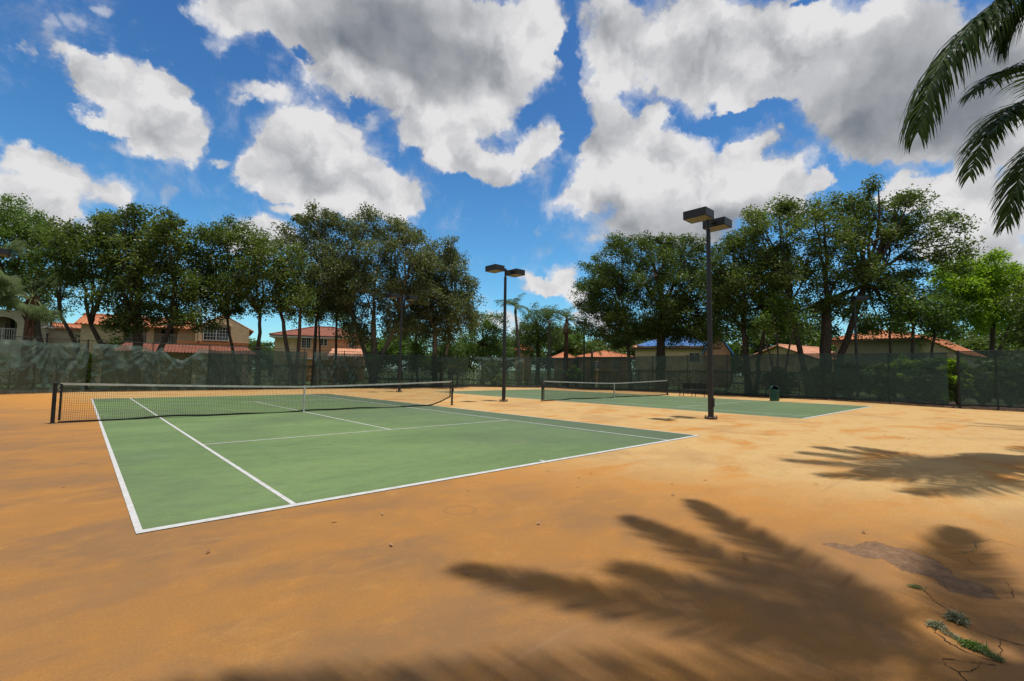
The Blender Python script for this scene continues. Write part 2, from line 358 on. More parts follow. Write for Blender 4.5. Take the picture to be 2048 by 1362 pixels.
def court(cx, cy):
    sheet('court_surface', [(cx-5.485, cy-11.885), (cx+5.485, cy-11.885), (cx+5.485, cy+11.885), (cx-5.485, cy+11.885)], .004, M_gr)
    mb = MB(); z = .008
    def line(x0, x1, y0, y1): mb.add([(cx+x0, cy+y0, z), (cx+x1, cy+y0, z), (cx+x1, cy+y1, z), (cx+x0, cy+y1, z)], [(0, 1, 2, 3)])
    w_ = .055
    for s in (-1, 1):
        line(*sorted((s*5.485, s*(5.485-w_))), -11.885, 11.885)
        line(*sorted((s*4.115, s*(4.115-w_))), -11.785, 11.785)
        line(-5.485+w_, 5.485-w_, *sorted((s*11.885, s*11.785)))
        line(-4.115+w_, 4.115-w_, *sorted((s*6.40, s*6.35)))
        line(-.025, .025, *sorted((s*11.785, s*11.66)))
    line(-.025, .025, -6.35, 6.35)
    tag(mb.build('court_lines', M_line), kind='structure')
court(0, 0); court(18.42, -.18)

# ================================================================== NETS
M_net = pmat('black net cord', (.012, .013, .012), .8, .1, 9)
M_tape = pmat('white net tape', (.50, .50, .47), .7, .2, 4, color2=(.36, .36, .33))
def tennis_net(cx, cy, label, lift):
    root = empty('tennis_net', (cx, cy, 0), label=label, cat='tennis net', group='tennis nets')
    half = 6.4; xs = np.linspace(-half+.12, half-.08, 281)
    top = lambda x: .914+.156*(abs(x)/half)**1.25
    def bot(x):
        b = .04+.02*math.sin(x*1.3)+.012*math.sin(x*3.1+1)
        if x > half-lift: b += .36*((x-(half-lift))/lift)**1.6
        return b
    mb = MB(); r = .0028
    for i, x in enumerate(xs):
        z0, z1 = bot(x), top(x)-.04
        mb.add([(x-r, -r, z0), (x+r, -r, z0), (x, r, z0), (x-r, -r, z1), (x+r, -r, z1), (x, r, z1)], [(0, 1, 4, 3), (1, 2, 5, 4), (2, 0, 3, 5)])
    xh = np.linspace(-half+.12, half-.08, 60)
    for k in range(1, 21):
        t = k/21
        mb.tube([(x, 0, bot(x)*(1-t)+(top(x)-.04)*t) for x in xh], r, 3, cap=False)
    mb.build('net_mesh', M_net, root)
    b2 = MB(); xt = np.linspace(-half+.10, half-.04, 70)
    V = []; f = []
    for i, x in enumerate(xt):
        V += [(x, -.012, top(x)-.058), (x, -.012, top(x)), (x, .012, top(x)), (x, .012, top(x)-.058)]
        if i: a = (i-1)*4; f += [(a+j, a+(j+1) % 4, a+4+(j+1) % 4, a+4+j) for j in range(4)]
    f += [(0, 1, 2, 3), (len(V)-4, len(V)-3, len(V)-2, len(V)-1)]
    b2.add(V, f); b2.build('top_band', M_tape, root)
    b3 = MB(); V = []; f = []
    for i, x in enumerate(np.linspace(-half+.10, half-.08, 90)):
        z = bot(x); V += [(x, -.01, z-.03), (x, -.01, z+.02), (x, .01, z+.02), (x, .01, z-.03)]
        if i: a = (i-1)*4; f += [(a+j, a+(j+1) % 4, a+4+(j+1) % 4, a+4+j) for j in range(4)]
    b3.add(V, f); b3.build('bottom_tape', M_net, root)
    sb = MB(); sb.box(-half+.10, -half+.15, -.013, .013, .07, 1.04); sb.build('side_tape', M_net, root)
    sb = MB(); sb.box(half-.13, half-.08, -.013, .013, bot(half-.1), 1.04); sb.build('side_tape', M_net, root)
    cs = MB(); cs.box(-.028, .028, -.02, -.014, .004, .92); cs.box(-.028, .028, .014, .02, .004, .92); cs.box(-.028, .028, -.02, .02, .9201, .927)
    cs.box(-.02, .02, -.0139, .0139, .004, .03); cs.build('center_strap', M_tape, root)
    for s in (-1, 1):
        p = MB(); p.lathe([(.044, 0), (.044, 1.03), (.05, 1.032), (.05, 1.07), (.03, 1.085)], 16, s*half, 0)
        po = p.build('net_post', M_black, root, smooth=False)
        c = MB(); c.lathe([(.09, .001), (.09, .012), (.05, .02)], 16, s*half, 0); c.build('post_sleeve', M_black, po)
        q = MB(); q.box(s*half-.03 if s < 0 else s*half-.03, s*half+.03, -.075, -.045, .62, .74); q.tube([(s*half, -.06, .68), (s*half, -.13, .68), (s*half, -.13, .58)], .008, 6); q.build('crank', M_black, po)
    for s in (-1, 1):
        x0 = s*(half-.045); x1 = s*(half-.1); P = []
        for k in range(17): P.append((x0 if k % 2 else x1, .03*(-1)**(k//2), .10+k*.056))
        rp = MB(); rp.tube(P, .004, 4); rp.build('lacing_cord', M_tape, root)
    return root
tennis_net(0, 0, 'long black tennis net with sagging white band across the near court', 1.25)
tennis_net(18.42, -.18, 'smaller looking far tennis net with bright white centre strap, on the court by the bench', .05)

# ================================================================== COURT LIGHTS
M_lens = pmat('lamp lens', (.22, .20, .16), .35, .2, 5)
M_rust = pmat('grey rusty plate', (.10, .075, .06), .8, .3, 30)
def light_pole(x, y, h, heads, label, arm=.72, base=True, rz=0):
    root = empty('court_light', (x, y, 0), rz, label=label, cat='court light', group='tennis court floodlights')
    p = MB(); p.lathe([(.095, .05), (.092, .9), (.07, h-.45), (.066, h-.449), (.05, h-.44), (.05, h)], 16)
    p.build('pole', M_dark, root, smooth=False)
    b = MB(); b.lathe([(.22, .03), (.22, .055), (.12, .075), (.105, .12)], 16)
    bo = b.build('base_plate', M_rust, root)
    for k in range(4):
        a = k*math.pi/2+.78; nb_ = MB(); nb_.lathe([(.018, 0), (.018, .09), (.03, .091), (.03, .11), (.012, .112), (.012, .13)], 8, .18*math.cos(a), .18*math.sin(a)); nb_.build('bolt', M_rust, bo)
    hb = MB(); hb.box(-.06, .02, -.135, -.08, .42, .72); hb.build('junction_box', M_dark, root, bevel=.008)
    for s in heads:
        a = MB(); a.box(*sorted((s*.04, s*(arm-.30))), -.05, .05, h-.16, h-.06); a.build('arm', M_dark, root, bevel=.006)
        cx = s*arm; x0, x1 = cx-.31, cx+.31; y0, y1 = -.40, .40; z0, z1 = h-.26, h+.02
        hd = MB(); hd.box(x0, x1, y0, y1, z0+.02, z1)
        hd.box(x0, x0+.04, y0, y1, z0, z0+.019); hd.box(x1-.04, x1, y0, y1, z0, z0+.019); hd.box(x0+.041, x1-.041, y0, y0+.04, z0, z0+.019); hd.box(x0+.041, x1-.041, y1-.04, y1, z0, z0+.019)
        ho = hd.build('lamp_head', M_dark, root, bevel=.006)
        ln = MB(); ln.box(x0+.045, x1-.045, y0+.045, y1-.045, z0+.004, z0+.018); ln.build('lens', M_lens, ho)
    return root
light_pole(10.05, -10.06, 7.05, (-1, 1), 'tallest looking court floodlight with two box heads, nearest, beside the near baseline')
light_pole(10.05, .64, 6.85, (-1, 1), 'court floodlight with two box heads beside the net post, in the middle of the photo')
light_pole(10.45, 12.0, 6.75, (-1, 1), 'two headed court floodlight standing farthest back, in front of the big grey green oak')
x, y = G(1168, 50); light_pole(x, y, 6.9, (-1,), 'single headed court floodlight behind the far fence corner beside the short palms', rz=.2)
x, y = G(1716, 30.9); light_pole(x, y, HZ(1716, 594, 30.9), (-1,), 'single headed court floodlight at the right hand fence in front of the tiled roof', arm=.5, rz=.75)
x, y = G(-72, 21.5); light_pole(x, y, 7.0, (1,), 'court floodlight at the very left edge of the photo, only its head showing', rz=0)

# ================================================================== FENCE
def screen_mat(name, colr, alpha):
    m = bpy.data.materials.new(name); m.use_nodes = True; t = m.node_tree; nn = N(t); b = t.nodes['Principled BSDF']
    pos = nn.new('ShaderNodeNewGeometry').outputs['Position']
    nz = nn.noise(pos, 1.2, 6, .65); nz2 = nn.noise(pos, 25, 3, .6)
    nn.put(b.inputs['Base Color'], nn.mix(nn.rng(nz, .35, .7), tuple(c*.8 for c in colr), tuple(c*1.25 for c in colr)))
    b.inputs['Roughness'].default_value = .6; b.inputs['Specular IOR Level'].default_value = .35
    tl = nn.new('ShaderNodeBsdfTranslucent'); tl.inputs[0].default_value = (*[c*1.3 for c in colr], 1)
    m1 = nn.new('ShaderNodeMixShader'); m1.inputs[0].default_value = .3; nn.put(m1.inputs[1], b.outputs[0]); nn.put(m1.inputs[2], tl.outputs[0])
    tp = nn.new('ShaderNodeBsdfTransparent'); m2 = nn.new('ShaderNodeMixShader')
    nn.put(m2.inputs[0], nn.rng(nn.math('MULTIPLY_ADD', nz2, .5, nz), .45, 1.0, alpha+.07, alpha-.09)); nn.put(m2.inputs[1], tp.outputs[0]); nn.put(m2.inputs[2], m1.outputs[0])
    nn.put(t.nodes['Material Output'].inputs[0], m2.outputs[0]); return m
M_scrA = screen_mat('faded green windscreen', (.088, .142, .118), .68)
M_scrB = screen_mat('dark green windscreen', (.036, .072, .066), .77)
M_link = pmat('green coated wire', (.03, .04, .035), .5, .1, 9)
M_post = pmat('fence pipe', (.018, .022, .022), .5, .1, 9)
rs = np.random.RandomState(5)
def vnoise(x, y, seed=0):    # smooth value noise
    xi, yi = np.floor(x).astype(int), np.floor(y).astype(int); fx, fy = x-xi, y-yi
    fx = fx*fx*(3-2*fx); fy = fy*fy*(3-2*fy)
    h = lambda a, b: np.modf(np.abs(np.sin(a*127.1+b*311.7+seed*74.7)*43758.5453))[0]
    return (h(xi, yi)*(1-fx)+h(xi+1, yi)*fx)*(1-fy)+(h(xi, yi+1)*(1-fx)+h(xi+1, yi+1)*fx)*fy
def fold(u, v, seed, style):
    # cloth relief in metres; u along, v up (metres)
    if style == 'crumple':
        a = np.abs(vnoise(u*1.8+v*1.2, v*1.5-u*.7, seed)-.5)*2; b = np.abs(vnoise(u*4.2-v*2.5, v*3.3+u, seed+3)-.5)*2
        return .16*(1-a)**2+.08*(1-b)**2
    if style == 'drape':
        out = np.zeros_like(u); wt_ = np.zeros_like(u)+1e-6
        for j, ua in enumerate(np.arange(-.6+.3*math.sin(seed), u.max()+2, 1.75)):
            dx, dy = u-ua, 3.25-v+.25*math.sin(j*2.3); th = np.arctan2(dx, dy); R = np.hypot(dx, dy)
            ridge = 1-np.abs(vnoise(th*5.5+j*7, R*.25, seed+j)-.5)*2; w_ = np.exp(-(dx/(.55+.35*dy))**2)
            out += w_*(.30*ridge**2.2*np.minimum(1, R/1.1)); wt_ += w_
        cr_ = 1-np.abs(vnoise(u*2.2+v*1.7, v*2.0-u*.8, seed+9)-.5)*2
        return out/wt_*.85+.05*cr_**3+.02*vnoise(u*6, v*6, seed)
    a = vnoise(u*1.1, v*.5, seed); b = np.abs(vnoise(u*3.0+v, v*.8, seed+1)-.5)*2
    return .03*a+.03*(1-b)**3
def fence_run(name, p0, p1, label, panels, hfun, posts, style=None, post_r=.03, rail=True):
    """panels: (s0, s1, material, style, [(t, sag)...]) in metres along; posts: list of s"""
    p0 = np.array(p0); p1 = np.array(p1); L = np.linalg.norm(p1-p0); ang = math.atan2(*(p1-p0)[::-1])
    root = empty(name, (p0[0], p0[1], 0), ang, label=label, cat='fence', group='tennis court fence')
    for s in posts:
        h = hfun(s); m = MB(); m.lathe([(post_r, -.05), (post_r, h-.02), (post_r+.008, h), (.01, h+.05)], 10, s, 0); m.build('post', M_post, root)
    if rail:
        m = MB(); ss = np.linspace(0, L, 12); m.tube([(s, .055, hfun(s)-.03) for s in ss], .021, 8); m.build('top_rail', M_post, root)
        m = MB(); m.tube([(0, .05, .07), (L, .05, .07)], .012, 6); m.build('bottom_rail', M_post, root)
    # chain link: real diagonal wires
    m = MB(); g = .075; H = min(hfun(0), hfun(L))-.04; r = .0028
    V = []; 
    for sgn in (1, -1):
        for k in np.arange(-H, L, g):
            a, b = (k, k+H) if sgn > 0 else (k+H, k)
            za, zb = .06, H
            # clip
            def at(s): return za+(zb-za)*((s-a)/(b-a))
            lo, hi = max(0, min(a, b)), min(L, max(a, b))
            if hi-lo < .02: continue
            q0 = (lo, at(lo)); q1 = (hi, at(hi))
            V.append([(q0[0]-r, .03, q0[1]+r), (q1[0]-r, .03, q1[1]+r), (q1[0]+r, .03, q1[1]-r), (q0[0]+r, .03, q0[1]-r)])
    me = quads_mesh('chain_link', np.array(V)); mkobj('chain_link', me, M_link, root)
    for i, (s0, s1, mat, sty, zt, zb) in enumerate(panels):
        nu, nv = int((s1-s0)*14)+2, 42
        us = np.linspace(s0, s1, nu); vs = np.linspace(0, 1, nv); Ug, Vg = np.meshgrid(us, vs, indexing='ij')
        top = np.interp(us, [a for a, b in zt], [b for a, b in zt]); bt = np.interp(us, [a for a, b in zb], [b for a, b in zb])
        if sty == 'drape':
            top = top-.0*us
        Z = bt[:, None]+(top-bt)[:, None]*Vg
        D = fold(Ug, Z, 11+i*5+len(name), sty)
        edge = np.minimum(1, (1-Vg)/.10)*.85+.15
        Y = -.05-D*edge
        V_ = np.stack([Ug, Y, Z], -1).reshape(-1, 3)
        f = [(a*nv+b, (a+1)*nv+b, (a+1)*nv+b+1, a*nv+b+1) for a in range(nu-1) for b in range(nv-1)]
        mm = MB(); mm.add(V_, f); mm.build('windscreen', mat, root, smooth=True)
    return root
H3 = 3.05
# left cut corner
L_left = math.dist(*FP['left'])
fence_run('chain_link_fence', *FP['left'], 'short fence run at the left edge with a loose faded windscreen',
  [(0, 4.80, M_scrA, 'drape', [(0, 2.2), (1.0, 2.83), (2.0, 2.85), (3.0, 2.75), (4.0, 2.85), (4.8, 2.82)], [(0, .05), (4.8, .03)])],
  lambda s: 3.05, [0.4, 2.5, L_left-.02])
# back
L_b = math.dist(*FP['back'])
ps = [.0+3.05*k for k in range(10)]
fence_run('chain_link_fence', *FP['back'], 'long back fence behind the near court with draped and torn windscreens',
  [(.22, 6.0, M_scrA, 'drape', [(.22, 2.85), (2.4, 2.82), (3.2, 2.5), (3.5, 2.78), (4.0, 2.15), (4.6, 1.95), (5.1, 2.3), (5.5, 2.75), (6.0, 2.72)], [(.2, .03), (3, .06), (6.0, .03)]),
   (6.02, 12.4, M_scrB, 'flat', [(6, 2.75), (6.6, 2.66), (9, 2.80), (12.4, 2.80)], [(6, .1), (12.4, .1)]),
   (12.85, 17.0, M_scrB, 'drape', [(12.8, 2.82), (15, 2.78), (17.0, 2.82)], [(12.8, .1), (17.0, .1)]),
   (17.02, 24.2, M_scrB, 'flat', [(17, 2.84), (24.2, 2.84)], [(17, .1), (24.2, .1)]),
   (24.22, L_b-.75, M_scrA, 'crumple', [(24.2, 2.84), (L_b-.75, 2.80)], [(24.2, .1), (L_b, .1)])],
  lambda s: 3.05-.10*s/L_b, ps)
L_c = math.dist(*FP['corner'])
fence_run('chain_link_fence', *FP['corner'], 'short fence run across the far corner with a crumpled pale windscreen',
  [(.25, 4.9, M_scrA, 'crumple', [(0, 2.88), (L_c, 2.88)], [(0, .12), (L_c, .1)]), (5.0, L_c-.1, M_scrB, 'flat', [(0, 2.88), (L_c, 2.88)], [(0, .12), (L_c, .1)])],
  lambda s: 2.95, [0.0, 4.95, L_c])
L_r = math.dist(*FP['right'])
fence_run('chain_link_fence', *FP['right'], 'long fence run behind the far court with a taut dark green windscreen',
  [(.1, 3.4, M_scrB, 'flat', [(0, 2.9), (22, 2.9)], [(0, .12), (22, .12)]), (3.75, 12.5, M_scrB, 'flat', [(0, 2.9), (22, 2.9)], [(0, .12), (22, .12)]), (12.52, L_r, M_scrB, 'flat', [(0, 2.9), (22, 2.9)], [(0, .14), (22, .14)])],
  lambda s: 2.97, [3.05*k for k in range(8)])
L_g = math.dist(*FP['gate'])
fence_run('chain_link_fence', *FP['gate'], 'angled fence run at the right with plants pressing against its dark windscreen',
  [(.02, L_g-.4, M_scrB, 'flat', [(0, 2.84), (7, 2.80)], [(0, .14), (7, .16)])],
  lambda s: 2.92-.02*s, [0.0, 3.1, L_g-.02], post_r=.035)
L_n = math.dist(*FP['near'])
fence_run('chain_link_fence', *FP['near'], 'nearest fence run with a gate post at the right edge of the photo',
  [(.05, L_n, M_scrB, 'flat', [(0, 2.80), (7, 2.78)], [(0, .2), (7, .2)])],
  lambda s: 2.86, [0.02, 1.35, L_n], post_r=.045)

# ================================================================== BENCH, BIN, STREET LAMP
bx_, by_ = 24.6, -2.2
bench = empty('park_bench', (bx_, by_, 0), rad(-90), label='long black metal bench against the dark windscreen beyond the far net', cat='bench')
m = MB()
for k in range(7): m.box(-.95, .95, -.24+k*.07, -.24+k*.07+.05, .43, .45)
m.build('seat', M_black, bench)
m = MB()
for k in range(6): 
    z = .52+k*.065; m.box(-.95, .95, .27+k*.015, .285+k*.015, z, z+.05)
m.build('backrest', M_black, bench)
for sx_ in (-.86, 0, .86):
    m = MB(); m.tube([(sx_, -.24, 0), (sx_, -.22, .41)], .022, 6); m.tube([(sx_, .27, 0), (sx_, .25, .42), (sx_, .385, .92)], .022, 6); m.tube([(sx_, -.24, .415), (sx_, .25, .415)], .018, 6)
    m.build('leg', M_black, bench)
for sx_ in (-.92, .92):
    m = MB(); m.tube([(sx_, -.25, .44), (sx_, -.25, .66), (sx_, .30, .68)], .02, 6); m.build('armrest', M_black, bench)
M_bin = pmat('green plastic bin', (.012, .075, .055), .45, .15, 5)
bn = empty('trash_can', (24.5, -7.25, 0), rad(215), label='round dark green trash can with a hooded lid in front of the far windscreen', cat='trash can')
m = MB(); m.lathe([(.24, 0), (.255, .05), (.26, .60), (.28, .61), (.28, .65), (.25, .66)], 24); m.build('barrel', M_bin, bn)
m = MB(); V = []; f = []; na = 24; nb2 = 8   # hood with a front opening
for i in range(nb2+1):
    e = i/nb2*math.pi/2
    for j in range(na+1):
        a = rad(48)+j/na*rad(264); V.append((.265*math.cos(a)*math.cos(e)**.6 if e < 1.57 else 0, .265*math.sin(a)*math.cos(e)**.6 if e < 1.57 else 0, .655+.24*math.sin(e)))
for i in range(nb2):
    for j in range(na): a = i*(na+1)+j; f.append((a, a+1, a+na+2, a+na+1))
m.add(V, f); o = m.build('lid', M_bin, bn, smooth=True); sm = o.modifiers.new('solid', 'SOLIDIFY'); sm.thickness = .015
m = MB(); m.lathe([(.22, .655), (.22, .665)], 20); m.build('liner', M_black, bn)
# small white topped path lamp
x, y = G(86, 31); h = HZ(86, 650, 31)
M_wh = pmat('white lamp cap', (.6, .6, .56), .5, .1, 5); M_glass = pmat('frosted lamp glass', (.45, .45, .38), .3, .1, 5)
sl_ = empty('street_lamp', (x, y, 0), label='slim path lamp with a white conical cap behind the left fence', cat='street lamp')
m = MB(); m.lathe([(.10, -.06), (.10, .3), (.05, .36), (.045, h-.62), (.07, h-.6), (.07, h-.55)], 12); m.build('pole', M_dark, sl_)
m = MB(); m.lathe([(.09, h-.549), (.17, h-.22), (.16, h-.2)], 12); m.build('lantern', M_glass, sl_)
m = MB(); m.lathe([(.36, h-.199), (.34, h-.16), (.16, h-.06), (.05, h-.01), (.04, h+.07), (.01, h+.09)], 16); m.build('cap', M_wh, sl_)
# ================================================================== TREES
M_bark = pmat('grey brown bark', (.115, .085, .062), .9, .3, 9, bump=.8, bscale=30)
M_barkp = pmat('pale grey bark', (.20, .17, .14), .9, .3, 9, bump=.8, bscale=30)
M_barkr = pmat('red brown palm bark', (.13, .065, .04), .9, .3, 9, bump=.9, bscale=25)
LF = {'oak': leafmat('oak leaves', (.050, .086, .018), (.15, .19, .055), .40),
      'grey': leafmat('grey green leaves', (.058, .078, .032), (.175, .195, .10), .36),
      'dark': leafmat('deep green leaves', (.042, .075, .016), (.12, .165, .042), .36),
      'bright': leafmat('bright yellow green leaves', (.13, .22, .012), (.32, .46, .05), .45),
      'mid': leafmat('fresh green leaves', (.050, .10, .016), (.15, .23, .045), .35),
      'palm': leafmat('palm leaflets', (.028, .058, .010), (.095, .15, .030), .25, rough=.5, spec=.12),
      'fan': leafmat('fan palm leaves', (.045, .08, .022), (.16, .20, .08), .25, rough=.6, spec=.15),
      'straw': leafmat('dead palm leaves', (.10, .07, .035), (.22, .16, .08), .15)}
def bez(p0, p1, p2, k):
    t = np.linspace(0, 1, k)[:, None]; return (1-t)**2*p0+2*t*(1-t)*p1+t*t*p2
def leaves(centers, rads, per, L, rg, tint_c, wr=.5):
    """leaf rhombi scattered in clumps"""
    nC = len(centers); idx = np.repeat(np.arange(nC), per); nn_ = len(idx)
    off = rg.normal(size=(nn_, 3)); off /= np.maximum(np.linalg.norm(off, axis=1, keepdims=True), 1e-6)
    rr = rg.uniform(0, 1, (nn_, 1))**.6
    off = off*rr*rads[idx][:, None]*np.array([1, 1, .8])
    c = centers[idx]+off
    d = unit(rg.normal(size=(nn_, 3))*[1, 1, .7]); nrm = unit(rg.normal(size=(nn_, 3))+[0, 0, .9]); s = unit(np.cross(d, nrm))
    l = L*rg.uniform(.6, 1.25, (nn_, 1)); wd = l*wr
    V = np.stack([c-d*l*.5, c+s*wd*.5, c+d*l*.5, c-s*wd*.5], 1)
    tint = np.clip(tint_c[idx]+rg.normal(0, .22, nn_), 0, 1)
    return V, tint
def tree(name, label, d, stems, lobes, leaf, seed, cat='tree', rt=.22, L=.19, dens=6.4, per=120, bark=None, depth=1.0, group='trees beyond the fence', wr=.58, rc=.82, low=None):
    rg = np.random.RandomState(seed)
    bx, by = G(stems[0][0], d)
    root = empty(name, (bx, by, 0), label=label, cat=cat, group=group)
    o = np.array([bx, by, 0.0])
    lobes = [(l[0], l[1], l[2]*1.15)+tuple(l[3:]) for l in lobes]; allr = [l[2]*d/F for l in lobes]; cw = (max(l[0]+l[2] for l in lobes)-min(l[0]-l[2] for l in lobes))*d/F
    C_, R_l = [], []
    for i, l in enumerate(lobes):
        r = l[2]*d/F; dd = (l[3] if len(l) > 3 else rg.uniform(-.16, .16)*cw*depth)
        C_.append(W(l[0], l[1], d)+_f*[1, 1, 0]*dd); R_l.append(r)
        sg = -1 if dd > 0 else 1
        C_.append(W(l[0]+rg.uniform(-.3, .3)*l[2], l[1]+rg.uniform(-.1, .4)*l[2], d)+_f*[1, 1, 0]*(dd+sg*r*1.25*depth)); R_l.append(r*.86)
    C_ = np.array(C_); R_l = np.array(R_l)
    cc, cr, ct, twigs = [], [], [], []
    for c, r in zip(C_, R_l):
        k = max(3, int(dens*r*r)); v = unit(rg.normal(size=(k, 3))+[0, 0, .25]); q = rg.uniform(.12, 1.04, (k, 1))**.5
        p = c+v*r*q*[1, 1, .85]; cc.append(p); cr.append(rg.uniform(.65, 1.25, k)*rc*min(1, r/1.2+.2)); ct.append(np.full(k, .42)+rg.normal(0, .16, k))
        for j in range(0, k, 3): twigs.append((c, p[j]))
    cc = np.concatenate(cc); cr = np.concatenate(cr); ct = np.concatenate(ct)
    V, tint = leaves(cc, cr, per, L, rg, ct, wr)
    keep = V[:, :, 2].min(1) > .1
    me = quads_mesh('crown', (V-o)[keep], tint[keep]); mkobj('crown', me, LF[leaf], root)
    mb = MB(); forks = []
    for st in stems:
        px, fx, fy = st[:3]; rr = st[3] if len(st) > 3 else rt
        gx, gy = G(px, d); p0 = np.array([gx, gy, -.1]); p2 = W(fx, fy, d); p2 = p2+_f*[1, 1, 0]*rg.uniform(-.5, .5)
        mid = (p0+p2)/2+np.array([rg.uniform(-.2, .2), rg.uniform(-.2, .2), .1]); 
        P = bez(p0, mid, p2, 9); P[1:-1] += rg.normal(0, .035, (7, 3)); rads = np.linspace(rr*1.15, rr*.72, 9); rads[0] = rr*1.5
        mb.tube(P-o, rads, 9); forks.append((p2, rr*.62, px))
    used = []
    for i, (c, r) in enumerate(zip(C_, R_l)):
        k = int(np.argmin([np.linalg.norm((c-f_[0])*[1, 1, .6]) for f_ in forks])); f0, fr, _ = forks[k]
        Ld = np.linalg.norm(c-f0); start = f0
        if used and rg.uniform() < .45 and i > 2:      # branch off an earlier limb
            cand = [u for u in used if u[2] == k]
            if cand:
                u_ = cand[rg.randint(len(cand))]; j = rg.randint(3, 6); start = u_[0][j]; fr = u_[1][j]*.75; Ld = np.linalg.norm(c-start)
        m = (start+c)/2+np.array([0, 0, .12*Ld])+rg.normal(0, .09*Ld, 3)
        P = bez(start, m, c+np.array([0, 0, r*.3]), 10); P[1:] += rg.normal(0, .05, (9, 3))
        rads = np.linspace(min(fr, .035+.012*Ld+.25*fr), .022, 10); mb.tube(P-o, rads, 7); used.append((P, rads, k))
    for a, b in twigs:
        m = (a+b)/2+rg.normal(0, .12, 3); mb.tube(np.array([a, m, b])-o, [.032, .02, .008], 3, cap=False)
    mb.build('trunk', bark or M_bark, root, smooth=True)
    return root

tree('oak_tree', 'leafy green tree at the left edge, behind the sabal palm', 40, [(10, 30, 590), (90, 70, 600)], [(5,455,45),(45,430,32),(75,455,32),(30,500,55),(85,500,40),(-25,430,45),(0,560,60),(100,540,42),(60,590,45),(-50,520,60),(128,480,22)], 'mid', 1, dens=4.4)
tree('oak_tree', 'wide spreading live oak with bare sprawling limbs, left of the arched window house', 34,
     [(268, 285, 632, .34), (255, 178, 650, .19), (190, 108, 628, .15), (282, 338, 645, .20)],
     [(275,460,36),(315,450,28),(345,480,36),(245,480,36),(230,520,48),(290,520,52),(345,530,42),(180,490,32),(140,480,26),(150,530,42),(190,550,34),(370,575,38),(330,600,42),(250,590,48),(385,630,26),(110,560,28),(205,450,20),(290,430,16),(225,445,14),(370,450,16),(330,635,26),(285,640,26),(400,645,20),(232,640,18),(250,655,20)], 'oak', 2, depth=.9)
tree('oak_tree', 'live oak with several thin leaning stems, right of the arched window house', 37,
     [(515, 520, 630, .16), (480, 460, 640, .12), (592, 560, 625, .17), (590, 602, 600, .14)],
     [(430,480,26),(470,470,28),(510,490,34),(450,530,42),(520,540,48),(570,520,36),(410,520,28),(430,580,36),(490,590,38),(560,580,40),(590,560,30),(460,620,24),(540,610,26),(600,610,28),(400,590,22),(400,470,16)], 'oak', 3)
tree('oak_tree', 'tallest looking grey green oak with many upright stems, behind the farthest two headed light', 42,
     [(745, 748, 640, .30), (750, 700, 620, .2), (740, 800, 630, .22)],
     [(610,460,28),(640,450,34),(690,460,36),(740,465,38),(790,470,32),(830,490,34),(600,500,32),(650,510,44),(710,520,48),(770,525,46),(835,535,40),(620,550,38),(680,570,44),(740,580,50),(800,585,42),(610,590,26),(850,580,30),(700,630,36),(780,640,36),(650,600,34),(720,660,26),(810,650,30),(690,560,46),(650,610,28),(585,470,18),(665,435,16),(740,440,18),(715,670,24),(600,440,12),(795,447,12)], 'grey', 4, bark=M_barkp, dens=4.8)
tree('oak_tree', 'narrower dark oak at the right end of the left hand tree group', 44,
     [(868, 872, 660, .24), (880, 905, 640, .15)],
     [(880,510,28),(905,515,22),(850,540,34),(895,555,40),(930,570,26),(870,600,42),(920,615,38),(850,640,38),(900,655,36),(940,640,22),(905,492,14),(940,600,18),(840,600,30)], 'grey', 5, bark=M_barkp)
tree('dense_tree', 'dark rounded evergreen beside the thin curved palm, far behind the corner', 62,
     [(1075, 1075, 680, .3)], [(1048,655,22),(1075,635,24),(1065,668,30),(1095,665,28),(1040,680,22),(1100,630,18),(1115,685,22),(1060,692,22)], 'dark', 6, dens=4)
tree('dense_tree', 'light green rounded bush like tree left of the thin curved palm', 54,
     [(965, 965, 690, .2)], [(960,650,26),(985,645,22),(945,680,28),(985,680,30),(930,700,22),(1000,700,22),(960,705,26)], 'mid', 7, dens=4.4)
tree('oak_tree', 'big round dark oak with a single thick trunk, right of the small palms', 45,
     [(1322, 1325, 620, .42), (1262, 1250, 650, .16)],
     [(1200,530,34),(1235,510,32),(1280,505,34),(1330,500,34),(1375,500,34),(1410,520,34),(1190,580,34),(1235,565,48),(1300,560,52),(1365,560,50),(1420,580,38),(1200,630,38),(1260,620,46),(1330,620,46),(1395,625,44),(1185,600,26),(1220,660,26),(1430,640,28),(1450,620,28),(1270,665,24),(1300,672,18),(1345,678,16),(1425,664,22),(1400,650,26),(1380,665,22),(1300,482,14),(1350,480,14),(1295,660,24),(1350,668,22),(1180,660,22),(1405,672,26),(1240,690,20),(1440,600,26)], 'dark', 8, dens=5.6)
tree('oak_tree', 'mid sized dark oak between the round oak and the giant oak, behind the nearest light', 38,
     [(1498, 1490, 620, .24), (1510, 1530, 630, .16)],
     [(1455,500,32),(1500,480,30),(1450,550,38),(1500,540,44),(1540,560,36),(1460,600,34),(1520,610,34),(1430,590,22),(1545,510,30),(1480,640,22),(1550,640,22)], 'dark', 9)
